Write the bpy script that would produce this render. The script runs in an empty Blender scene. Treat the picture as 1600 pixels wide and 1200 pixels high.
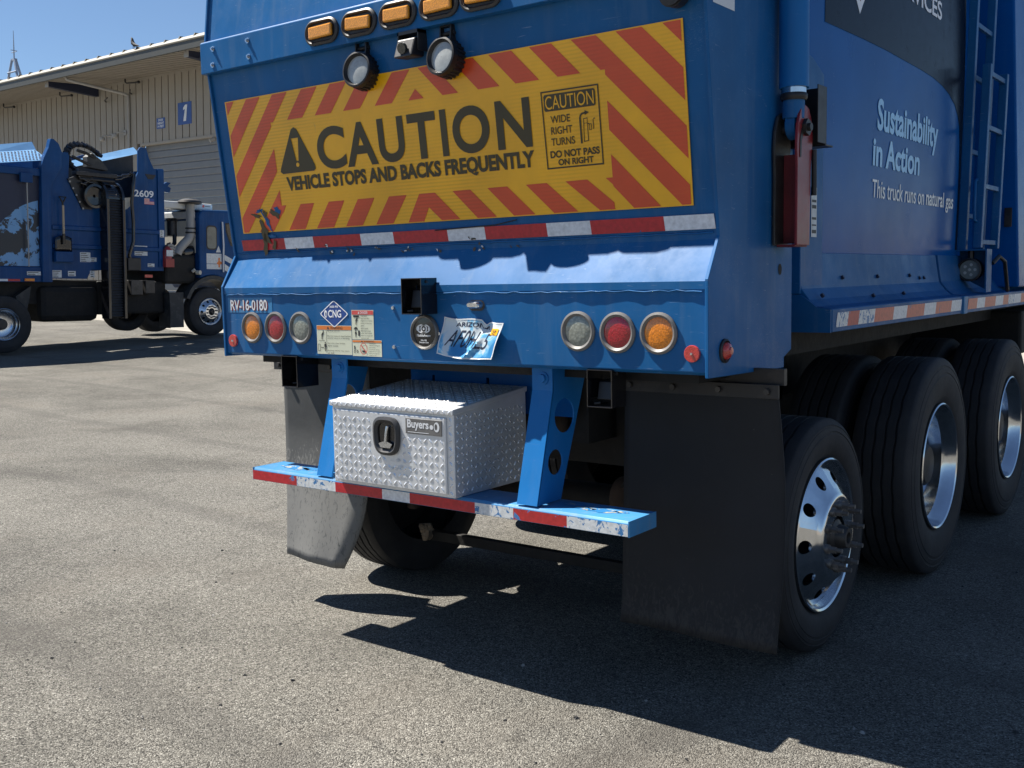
import bpy, math, random
from math import sin, cos, pi, radians, sqrt
from mathutils import Vector, Matrix

random.seed(7)
S = bpy.context.scene
COL = S.collection

# ------------------------------------------------------------------ camera
YAW, PITCH, ROLL = radians(37.22), radians(5.797), radians(-1.088)
CAM = Vector((2.730, -3.0285, 1.587))
fwd_h = Vector((-sin(YAW), cos(YAW), 0)); right_h = Vector((cos(YAW), sin(YAW), 0)); up_w = Vector((0, 0, 1))
fwd = fwd_h * cos(PITCH) - up_w * sin(PITCH)
upc = fwd_h * sin(PITCH) + up_w * cos(PITCH)
rgt = right_h * cos(ROLL) + upc * sin(ROLL) * 1.0
# roll about the viewing axis
rgt = (right_h * cos(ROLL) + upc * sin(ROLL)).normalized()
upr = fwd.cross(rgt) * -1.0
cd = bpy.data.cameras.new('camera'); co = bpy.data.objects.new('camera', cd); COL.objects.link(co)
cd.sensor_width = 36; cd.sensor_fit = 'HORIZONTAL'; cd.lens = 1630 / 1600 * 36; cd.clip_end = 3000; cd.clip_start = .05
m3 = Matrix((rgt, upr, -fwd)).transposed()
co.matrix_world = Matrix.Translation(CAM) @ m3.to_4x4()
S.camera = co

# ------------------------------------------------------------------ sky, sun, exposure
SUN = Vector((.64, .15, -1.0)).normalized()            # direction the light travels
elev = math.asin(-SUN.z)
w = bpy.data.worlds.new('World'); S.world = w; w.use_nodes = True
nt = w.node_tree; bg = nt.nodes['Background']
sky = nt.nodes.new('ShaderNodeTexSky'); sky.sky_type = 'NISHITA'; sky.sun_disc = False
sky.sun_elevation = elev; sky.sun_rotation = math.atan2(-SUN.x, -SUN.y)
sky.altitude = 900; sky.air_density = 1.0; sky.dust_density = .02; sky.ozone_density = 4.5
nt.links.new(sky.outputs[0], bg.inputs[0]); bg.inputs[1].default_value = .05
sd = bpy.data.lights.new('sun', 'SUN'); sd.energy = 5.0; sd.angle = radians(.53); sd.color = (1, .95, .87)
so = bpy.data.objects.new('sun', sd); COL.objects.link(so)
so.rotation_mode = 'QUATERNION'; so.rotation_quaternion = SUN.to_track_quat('-Z', 'Y'); so.location = (-8, -2, 14)
vs = S.view_settings; vs.view_transform = 'Standard'; vs.look = 'None'; vs.gamma = 1; vs.use_curve_mapping = False; vs.exposure = 1.18
S.render.engine = 'CYCLES'
S.render.resolution_x = 1024; S.render.resolution_y = 768

# ------------------------------------------------------------------ materials
MATS = {}
def nodes_of(name):
    m = bpy.data.materials.new(name); m.use_nodes = True
    n = m.node_tree.nodes; l = m.node_tree.links
    return m, n, l, n['Principled BSDF']
def ramp(n, pts):
    r = n.new('ShaderNodeValToRGB'); e = r.color_ramp.elements
    e[0].position, e[0].color = pts[0][0], (*pts[0][1], 1) if len(pts[0][1]) == 3 else pts[0][1]
    e[1].position, e[1].color = pts[-1][0], (*pts[-1][1], 1)
    for p, c in pts[1:-1]:
        x = e.new(p); x.color = (*c, 1)
    return r
G = lambda v: (v, v, v)
def noise(n, l, scale, detail=4, rough=.55, vec=None, stretch=None, dist=0):
    t = n.new('ShaderNodeTexNoise'); t.inputs['Scale'].default_value = scale
    t.inputs['Detail'].default_value = detail; t.inputs['Roughness'].default_value = rough; t.inputs['Distortion'].default_value = dist
    if vec is None:
        vec = n.new('ShaderNodeTexCoord').outputs['Object']
    if stretch:
        mp = n.new('ShaderNodeMapping'); mp.inputs['Scale'].default_value = stretch
        l.new(vec, mp.inputs[0]); vec = mp.outputs[0]
    l.new(vec, t.inputs['Vector'])
    return t
def mix(n, l, fac, a, b, mode='MIX'):
    m = n.new('ShaderNodeMix'); m.data_type = 'RGBA'; m.blend_type = mode
    for s, v in ((0, fac), (6, a), (7, b)):
        if isinstance(v, (int, float)): m.inputs[s].default_value = v
        elif isinstance(v, tuple): m.inputs[s].default_value = (*v[:3], 1)
        else: l.new(v, m.inputs[s])
    return m.outputs[2]
def pbr(key, col, rough=.5, metal=0, coat=0, var=.12, vs_=4, bump=0, bs=60, spec=.5, dirt=0, dirtcol=(.16, .14, .12), emit=None):
    m, n, l, b = nodes_of(key)
    t = noise(n, l, vs_, 5, .6)
    r = ramp(n, [(.25, G(1 - var)), (.75, G(1 + var))])
    l.new(t.outputs[0], r.inputs[0])
    c = mix(n, l, 1.0, (*col,), r.outputs[0], 'MULTIPLY')
    if dirt:
        t2 = noise(n, l, 7, 8, .7); r2 = ramp(n, [(.5, G(0)), (.78, G(dirt))]); l.new(t2.outputs[0], r2.inputs[0])
        c = mix(n, l, r2.outputs[0], c, dirtcol)
    l.new(c, b.inputs['Base Color'])
    rr = ramp(n, [(.2, G(max(0.02, rough - .08))), (.8, G(min(1, rough + .1)))]); l.new(noise(n, l, vs_ * 4, 6, .65).outputs[0], rr.inputs[0]); l.new(rr.outputs[0], b.inputs['Roughness'])
    b.inputs['Metallic'].default_value = metal; b.inputs['Coat Weight'].default_value = coat; b.inputs['Coat Roughness'].default_value = .06
    b.inputs['Specular IOR Level'].default_value = spec
    if bump:
        bp = n.new('ShaderNodeBump'); bp.inputs['Strength'].default_value = bump; bp.inputs['Distance'].default_value = .004
        l.new(noise(n, l, bs, 5, .6).outputs[0], bp.inputs['Height']); l.new(bp.outputs[0], b.inputs['Normal'])
    MATS[key] = m
    return m
def paint(key, col, rough=.40, coat=.06, wear=.5, scratch=.5, fade=.2, chip=.7, bump=.03):
    """weathered vehicle paint: faded patches, dusty film, fine scratches, dark chips"""
    m, n, l, b = nodes_of(key)
    big = noise(n, l, 1.7, 3, .6); rb = ramp(n, [(.3, G(1 - fade)), (.72, G(1 + fade * .9))]); l.new(big.outputs[0], rb.inputs[0])
    c = mix(n, l, 1.0, col, rb.outputs[0], 'MULTIPLY')
    du = noise(n, l, 5.5, 5, .72); rd = ramp(n, [(.50, G(0)), (.9, G(.20 * wear))]); l.new(du.outputs[0], rd.inputs[0])
    c = mix(n, l, rd.outputs[0], c, (.14, .20, .28))
    # streaks running down
    stx = noise(n, l, 9, 3, .65, stretch=(1.6, 1.6, .12)); rs = ramp(n, [(.52, G(0)), (.8, G(.34 * wear))]); l.new(stx.outputs[0], rs.inputs[0])
    c = mix(n, l, rs.outputs[0], c, (.17, .23, .30))
    # scuffed patches: clusters of fine rub marks
    pm = noise(n, l, 3.1, 2, .5); rpm = ramp(n, [(.56, G(0)), (.68, G(1))]); l.new(pm.outputs[0], rpm.inputs[0])
    rub = noise(n, l, 75, 4, .75, stretch=(1, 1, 2.2), dist=2.0); rrb = ramp(n, [(.55, G(0)), (.68, G(.42 * wear))]); l.new(rub.outputs[0], rrb.inputs[0])
    c = mix(n, l, mix(n, l, 1.0, rpm.outputs[0], rrb.outputs[0], 'MULTIPLY'), c, (.30, .38, .46))
    # scratches
    sc = noise(n, l, 26, 3, .5, stretch=(.5, 1, 7), dist=1.2); rsc = ramp(n, [(.69, G(0)), (.73, G(.5 * scratch))]); l.new(sc.outputs[0], rsc.inputs[0])
    c = mix(n, l, rsc.outputs[0], c, (.38, .45, .55))
    ch = noise(n, l, 38, 3, .6); rc = ramp(n, [(.765, G(0)), (.785, G(chip))]); l.new(ch.outputs[0], rc.inputs[0])
    c = mix(n, l, rc.outputs[0], c, (.03, .03, .035))
    l.new(c, b.inputs['Base Color'])
    rr = ramp(n, [(.25, G(rough * .75)), (.8, G(min(1, rough * 1.6)))]); l.new(du.outputs[0], rr.inputs[0]); l.new(rr.outputs[0], b.inputs['Roughness'])
    b.inputs['Coat Weight'].default_value = coat; b.inputs['Coat Roughness'].default_value = .05; b.inputs['Specular IOR Level'].default_value = .07 if key == 'blue_side' else .15
    bp = n.new('ShaderNodeBump'); bp.inputs['Strength'].default_value = bump * 9; bp.inputs['Distance'].default_value = .012
    l.new(noise(n, l, 2.2, 3, .5).outputs[0], bp.inputs['Height']); l.new(bp.outputs[0], b.inputs['Normal']); l.new(bp.outputs[0], b.inputs['Coat Normal'])
    MATS[key] = m
    return m
def peeled(key, col, under=(.02, .09, .27), amount=.5, scale=22, rough=.35):
    """reflective sheeting that has torn off in places, showing what lies under it"""
    m, n, l, b = nodes_of(key)
    t = noise(n, l, scale, 6, .68, dist=.6, stretch=(1, 1, 1)); lo = .62 - amount * .25
    r = ramp(n, [(lo, G(0)), (lo + .015, G(1))]); l.new(t.outputs[0], r.inputs[0])
    t2 = noise(n, l, 60, 4); r2 = ramp(n, [(.3, G(.8)), (.7, G(1.12))]); l.new(t2.outputs[0], r2.inputs[0])
    c = mix(n, l, 1.0, col, r2.outputs[0], 'MULTIPLY')
    l.new(mix(n, l, r.outputs[0], c, under), b.inputs['Base Color']); b.inputs['Roughness'].default_value = rough
    MATS[key] = m
def lens(key, col, rough=.12, rib=180):
    m, n, l, b = nodes_of(key)
    v = n.new('ShaderNodeTexVoronoi'); v.inputs['Scale'].default_value = rib
    l.new(n.new('ShaderNodeTexCoord').outputs['Object'], v.inputs['Vector'])
    r = ramp(n, [(.0, G(1.15)), (.8, G(.7))]); l.new(v.outputs['Distance'], r.inputs[0])
    l.new(mix(n, l, 1.0, col, r.outputs[0], 'MULTIPLY'), b.inputs['Base Color'])
    b.inputs['Roughness'].default_value = rough; b.inputs['Coat Weight'].default_value = .8
    b.inputs['Subsurface Weight'].default_value = 0.0
    bp = n.new('ShaderNodeBump'); bp.inputs['Strength'].default_value = .16; bp.inputs['Distance'].default_value = .003
    l.new(v.outputs['Distance'], bp.inputs['Height']); l.new(bp.outputs[0], b.inputs['Normal'])
    MATS[key] = m

BLUE = (.010, .108, .292)
paint('blue', BLUE, wear=.75, scratch=.6)
paint('blue_side', (.003, .092, .33), rough=.2, coat=.0, wear=.15, scratch=.25, fade=.12, chip=.3, bump=.012)
paint('blue_worn', (.055, .22, .44), rough=.42, coat=.1, wear=1.8, scratch=1.0, fade=.25, chip=1)
paint('blue_strut', (.012, .150, .42), rough=.4, coat=.1, wear=.3, scratch=.2, fade=.12, chip=.25)
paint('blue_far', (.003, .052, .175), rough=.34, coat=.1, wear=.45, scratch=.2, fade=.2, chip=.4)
paint('blue_far_sunlit', (.15, .32, .55), rough=.4, coat=.1, wear=.5, scratch=.2, fade=.15, chip=.3)  # sunlit brightness of the roof faces put into the paint colour
paint('white_far', (.62, .63, .62), rough=.45, coat=.2, wear=1.0, scratch=.2, fade=.1, chip=.2)
pbr('grey_livery', (.007, .011, .022), .22, coat=0, var=.08, spec=.06)
pbr('black_steel', (.012, .012, .014), .45, var=.3, dirt=.25, bump=.1)
pbr('black_gloss', (.008, .008, .010), .18, coat=.5, var=.2)
pbr('under_black', (.007, .0065, .006), .75, var=.5, dirt=.5, dirtcol=(.035, .028, .022), bump=.6, bs=30)
pbr('rust', (.045, .030, .022), .85, var=.5, vs_=12, bump=.5, dirt=.4, dirtcol=(.2, .16, .12))
pbr('dried_mud', (.26, .20, .14), .95, var=.4, vs_=30, bump=1, bs=90)
pbr('rubber_flap', (.030, .032, .034), .62, var=.25, vs_=3, dirt=.45, dirtcol=(.17, .165, .15), bump=.12, bs=40)
pbr('rubber_flap_dusty_old', (.15, .152, .148), .85, var=.22, vs_=5, dirt=.7, dirtcol=(.30, .295, .275), bump=.2, bs=50)
pbr('tyre', (.021, .021, .023), .72, var=.3, vs_=6, dirt=.4, dirtcol=(.06, .058, .052), bump=.25, bs=70)
pbr('chrome', (.66, .68, .70), .14, metal=1, var=.1, vs_=9, dirt=.22, dirtcol=(.16, .15, .14))
pbr('alu_wheel', (.62, .64, .67), .22, metal=1, var=.18, vs_=7, dirt=.35, dirtcol=(.1, .1, .1), bump=.05)
pbr('steel_dark', (.075, .072, .07), .5, metal=.7, var=.35, vs_=14, dirt=.5, dirtcol=(.06, .045, .035), bump=.3)
pbr('steel_nut', (.20, .19, .18), .45, metal=.6, var=.3, vs_=20, dirt=.4, dirtcol=(.08, .06, .05))
pbr('alu_plate', (.70, .71, .72), .40, metal=.45, var=.10, vs_=5, bump=.04, bs=90, dirt=.25, dirtcol=(.34, .34, .34))
pbr('alu_smooth', (.74, .75, .77), .26, metal=.5, var=.12, vs_=8)
pbr('ring_grey', (.16, .155, .15), .42, metal=.25, var=.3, vs_=20, dirt=.3)
pbr('ring_dark', (.035, .035, .037), .45, var=.3)
pbr('white', (.72, .73, .74), .4, var=.08)
pbr('white_text', (.88, .89, .90), .3, var=.05, spec=.2)
pbr('pale_blue_text', (.36, .66, .95), .3, var=.06, spec=.2)
peeled('bare_worn', (.46, .44, .34), under=(.03, .185, .42), amount=.75, scale=30)
pbr('sticker', (.66, .68, .52), .45, var=.08)
pbr('sticker_white', (.6, .62, .62), .45, var=.2, vs_=25)
pbr('orange', (.72, .20, .035), .4, var=.1)
pbr('danger_red', (.62, .085, .075), .4, var=.1)
pbr('ink', (.03, .03, .03), .5, var=.1)
pbr('ink_brown', (.055, .040, .012), .4, var=.2)
pbr('red_paint', (.22, .016, .022), .4, var=.35, vs_=6, dirt=.45, dirtcol=(.02, .015, .015), coat=.2)
pbr('red_grimy', (.16, .012, .016), .5, var=.5, vs_=7, dirt=.9, dirtcol=(.012, .010, .010))
pbr('ext_red', (.30, .02, .02), .35, var=.15, coat=.3)
pbr('clear_lens', (.36, .37, .35), .12, var=.25, vs_=40, coat=.8)
pbr('glass_dark', (.02, .026, .026), .06, var=.3, coat=1)
pbr('glass_grey', (.13, .15, .14), .1, var=.4, coat=1)
pbr('tan_light', (.55, .52, .44), .5, var=.12)
pbr('plate_steel', (.5, .5, .48), .35, metal=.3, var=.1)
pbr('wall_grey', (.31, .28, .235), .6, var=.07, vs_=2)
pbr('groove_dark', (.05, .046, .042), .7, var=.1)
pbr('soffit', (.27, .24, .20), .7, var=.08)
pbr('fascia', (.065, .066, .058), .55, var=.08)
pbr('roof_metal', (.15, .135, .10), .5, var=.1)
pbr('door_grey', (.17, .18, .19), .55, var=.08)
pbr('navy', (.014, .020, .048), .5, var=.1)
pbr('sign_blue', (.018, .065, .27), .4, var=.08)
pbr('pipe_grey', (.33, .32, .30), .5, var=.1)
pbr('tower_grey', (.26, .32, .42), .6, var=.1)
pbr('bird_dark', (.018, .018, .02), .7, var=.3)
pbr('wood', (.42, .33, .22), .6, var=.2)
pbr('stone', (.30, .29, .27), .85, var=.4, vs_=30, bump=.4)
pbr('stone_dark', (.035, .035, .035), .85, var=.4, vs_=30)
lens('amber', (.85, .25, .008)); lens('red_lens', (.42, .010, .022)); lens('amber_marker', (.90, .36, .02), rough=.2, rib=200)
lens('white_lens', (.27, .29, .25), rib=90); lens('red_reflector', (.60, .055, .045), rib=300)
peeled('tape_red', (.50, .022, .03), amount=-.25, scale=16)
peeled('tape_white', (.70, .72, .75), amount=-.25, scale=16)
peeled('tape_red_worn', (.46, .03, .03), under=(.05, .20, .46), amount=.12, scale=18)
peeled('tape_white_worn', (.68, .70, .70), under=(.05, .19, .42), amount=.30, scale=34)
peeled('tape_orange_side', (.58, .10, .06), under=(.02, .09, .26), amount=-.1, scale=12)
def sign_mat(key, col, dark):
    m, n, l, b = nodes_of(key)
    big = noise(n, l, 2.2, 5, .6); r = ramp(n, [(.3, G(.82)), (.72, G(1.12))]); l.new(big.outputs[0], r.inputs[0])
    c = mix(n, l, 1.0, col, r.outputs[0], 'MULTIPLY')
    st = noise(n, l, 30, 4, .6, stretch=(.25, 1, 3)); rs = ramp(n, [(.58, G(0)), (.8, G(.4))]); l.new(st.outputs[0], rs.inputs[0])
    c = mix(n, l, rs.outputs[0], c, dark)
    vv = noise(n, l, 55, 5, .7, stretch=(1, 1, .25)); rv = ramp(n, [(.66, G(0)), (.75, G(.35))]); l.new(vv.outputs[0], rv.inputs[0])
    c = mix(n, l, rv.outputs[0], c, (.42, .26, .1))
    wv = n.new('ShaderNodeTexWave'); wv.wave_type = 'BANDS'; wv.bands_direction = 'Z'; wv.inputs['Scale'].default_value = 24; wv.inputs['Distortion'].default_value = .6; wv.inputs['Detail'].default_value = 2
    l.new(n.new('ShaderNodeTexCoord').outputs['Object'], wv.inputs['Vector']); rw = ramp(n, [(.3, G(1.05)), (.9, G(.86))]); l.new(wv.outputs[0], rw.inputs[0]); nw = noise(n, l, 1.8, 3, .5); rn = ramp(n, [(.42, G(0)), (.62, G(.75))]); l.new(nw.outputs[0], rn.inputs[0]); c = mix(n, l, rn.outputs[0], c, mix(n, l, 1.0, c, rw.outputs[0], 'MULTIPLY'))
    l.new(c, b.inputs['Base Color']); b.inputs['Roughness'].default_value = .34; b.inputs['Coat Weight'].default_value = .3; b.inputs['Coat Roughness'].default_value = .2
    MATS[key] = m
sign_mat('sign_yellow', (.98, .48, .004), (.86, .38, .006))
sign_mat('sign_red', (.70, .070, .014), (.76, .14, .02))
def plate_mat():
    m, n, l, b = nodes_of('plate_print')
    tc = n.new('ShaderNodeTexCoord'); t = noise(n, l, 9, 4, .6, dist=.8)
    r = ramp(n, [(.40, (.03, .22, .50)), (.5, (.16, .46, .70)), (.56, (.62, .68, .70))]); l.new(t.outputs[0], r.inputs[0])
    l.new(r.outputs[0], b.inputs['Base Color']); b.inputs['Roughness'].default_value = .3; b.inputs['Coat Weight'].default_value = .4
    MATS['plate_print'] = m
plate_mat()
def globe_mat():
    m, n, l, b = nodes_of('globe_print')
    t = noise(n, l, 2.6, 8, .66, dist=.5); r = ramp(n, [(.48, (.010, .018, .030)), (.495, (.14, .33, .58))]); l.new(t.outputs[0], r.inputs[0])
    l.new(r.outputs[0], b.inputs['Base Color']); b.inputs['Roughness'].default_value = .35
    MATS['globe_print'] = m
globe_mat()
def flap_mat(key, col, pale_tone, amt, hi=.32, lo=.0, gain=.26):
    """rubber sheet: cloudy tone, splashes and scuffs, paler towards the lower edge"""
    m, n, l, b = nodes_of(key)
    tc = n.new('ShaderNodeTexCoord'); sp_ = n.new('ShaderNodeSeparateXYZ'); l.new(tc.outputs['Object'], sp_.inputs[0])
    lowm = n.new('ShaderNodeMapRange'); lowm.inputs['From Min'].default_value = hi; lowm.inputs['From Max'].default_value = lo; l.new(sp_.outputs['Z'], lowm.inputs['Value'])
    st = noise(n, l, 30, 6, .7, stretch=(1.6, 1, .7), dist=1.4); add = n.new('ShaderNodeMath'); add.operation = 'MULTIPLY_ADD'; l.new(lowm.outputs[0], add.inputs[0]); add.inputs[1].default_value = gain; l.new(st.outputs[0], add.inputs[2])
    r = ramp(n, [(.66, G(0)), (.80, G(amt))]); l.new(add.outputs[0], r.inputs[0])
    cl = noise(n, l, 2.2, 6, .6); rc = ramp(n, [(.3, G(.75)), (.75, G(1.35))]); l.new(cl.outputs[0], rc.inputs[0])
    c = mix(n, l, 1.0, col, rc.outputs[0], 'MULTIPLY'); c = mix(n, l, r.outputs[0], c, pale_tone)
    sc = noise(n, l, 70, 3, .6); rs = ramp(n, [(.74, G(0)), (.78, G(.55))]); l.new(sc.outputs[0], rs.inputs[0]); c = mix(n, l, rs.outputs[0], c, pale_tone)
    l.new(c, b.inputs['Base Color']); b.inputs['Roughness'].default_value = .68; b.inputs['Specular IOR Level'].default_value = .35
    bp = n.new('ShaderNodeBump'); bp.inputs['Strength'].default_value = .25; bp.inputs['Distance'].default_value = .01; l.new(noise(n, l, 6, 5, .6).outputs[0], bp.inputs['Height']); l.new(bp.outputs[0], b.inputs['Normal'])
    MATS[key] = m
def asphalt():
    m, n, l, b = nodes_of('asphalt')
    oc = n.new('ShaderNodeTexCoord').outputs['Object']
    vo = n.new('ShaderNodeTexVoronoi'); vo.inputs['Scale'].default_value = 190; l.new(oc, vo.inputs['Vector'])
    sep = n.new('ShaderNodeSeparateColor'); l.new(vo.outputs['Color'], sep.inputs[0])
    rg = ramp(n, [(0.0, (.012, .012, .012)), (.18, (.115, .111, .102)), (.52, (.215, .207, .189)), (.88, (.315, .304, .278)), (1, (.50, .49, .46))]); l.new(sep.outputs[0], rg.inputs[0])
    rd = ramp(n, [(.25, G(1.0)), (.75, G(.42))]); l.new(vo.outputs['Distance'], rd.inputs[0])
    c = mix(n, l, .75, rg.outputs[0], rd.outputs[0], 'MULTIPLY')
    c = mix(n, l, .12, c, (.17, .165, .150))
    f = noise(n, l, 38, 5, .7, vec=oc); rf = ramp(n, [(.3, G(.74)), (.7, G(1.24))]); l.new(f.outputs[0], rf.inputs[0])
    c = mix(n, l, 1.0, c, rf.outputs[0], 'MULTIPLY')
    big = noise(n, l, .55, 7, .62, vec=oc, dist=.4); rb = ramp(n, [(.3, G(.66)), (.5, G(1.0)), (.72, G(1.28))]); l.new(big.outputs[0], rb.inputs[0])
    c = mix(n, l, 1.0, c, rb.outputs[0], 'MULTIPLY'); c = mix(n, l, 1.0, c, (1.02, 1.0, .95), 'MULTIPLY')
    sm = noise(n, l, 1.5, 6, .7, vec=oc, stretch=(1, .35, 1), dist=.5); rs = ramp(n, [(.54, G(0)), (.72, G(.6))]); l.new(sm.outputs[0], rs.inputs[0])
    c = mix(n, l, rs.outputs[0], c, (.085, .078, .068))
    br = noise(n, l, 1.1, 5, .6, vec=oc); rbr = ramp(n, [(.52, G(0)), (.75, G(.35))]); l.new(br.outputs[0], rbr.inputs[0])
    c = mix(n, l, rbr.outputs[0], c, (.19, .165, .135))
    # hairline cracks, broken up
    wob = noise(n, l, 1.3, 5, .65, vec=oc); mv = n.new('ShaderNodeMix'); mv.data_type = 'VECTOR'; mv.inputs[0].default_value = .30; l.new(oc, mv.inputs[4]); l.new(wob.outputs['Color'], mv.inputs[5])
    ck = n.new('ShaderNodeTexVoronoi'); ck.feature = 'DISTANCE_TO_EDGE'; ck.inputs['Scale'].default_value = .75; l.new(mv.outputs[1], ck.inputs['Vector'])
    rck = ramp(n, [(.0010, G(.6)), (.0035, G(0))]); l.new(ck.outputs['Distance'], rck.inputs[0])
    mk = noise(n, l, .9, 3, .5, vec=oc, stretch=(1, 1, 1)); rmk = ramp(n, [(.50, G(0)), (.62, G(1))]); l.new(mk.outputs[0], rmk.inputs[0])
    c = mix(n, l, mix(n, l, 1.0, rck.outputs[0], rmk.outputs[0], 'MULTIPLY'), c, (.045, .042, .038))
    # curved tyre scuffs
    tw_ = n.new('ShaderNodeTexWave'); tw_.wave_type = 'RINGS'; tw_.inputs['Scale'].default_value = .16; tw_.inputs['Distortion'].default_value = 3.0; tw_.inputs['Detail'].default_value = 2; tw_.inputs['Detail Scale'].default_value = .5
    mpw = n.new('ShaderNodeMapping'); mpw.inputs['Location'].default_value = (9, 2, 0); l.new(oc, mpw.inputs[0]); l.new(mpw.outputs[0], tw_.inputs['Vector'])
    rtw = ramp(n, [(.95, G(0)), (.99, G(.26))]); l.new(tw_.outputs[0], rtw.inputs[0]); c = mix(n, l, mix(n, l, 1.0, rtw.outputs[0], rf.outputs[0], 'MULTIPLY'), c, (.075, .070, .064))
    spk = n.new('ShaderNodeTexVoronoi'); spk.inputs['Scale'].default_value = 9; l.new(oc, spk.inputs['Vector'])
    rk = ramp(n, [(.035, G(.9)), (.06, G(0))]); l.new(spk.outputs['Distance'], rk.inputs[0])
    c = mix(n, l, rk.outputs[0], c, (.02, .02, .02))
    l.new(c, b.inputs['Base Color']); b.inputs['Roughness'].default_value = .9; b.inputs['Specular IOR Level'].default_value = .25
    bp = n.new('ShaderNodeBump'); bp.inputs['Strength'].default_value = 1.0; bp.inputs['Distance'].default_value = .007; bp.invert = True
    l.new(vo.outputs['Distance'], bp.inputs['Height'])
    bp2 = n.new('ShaderNodeBump'); bp2.inputs['Strength'].default_value = .5; bp2.inputs['Distance'].default_value = .008
    l.new(f.outputs[0], bp2.inputs['Height']); l.new(bp.outputs[0], bp2.inputs['Normal']); l.new(bp2.outputs[0], b.inputs['Normal'])
    MATS['asphalt'] = m
asphalt()
flap_mat('rubber_flap_splashed', (.012, .014, .018), (.09, .088, .08), .22)
flap_mat('rubber_flap_pale_low', (.070, .072, .072), (.22, .217, .205), .7, .66, .30, .34)  # left flap: dark above, paler mottling over the lower half
pbr('concrete', (.30, .28, .24), .85, var=.12, vs_=1.2, bump=.2, bs=25, dirt=.3, dirtcol=(.2, .18, .15))

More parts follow.
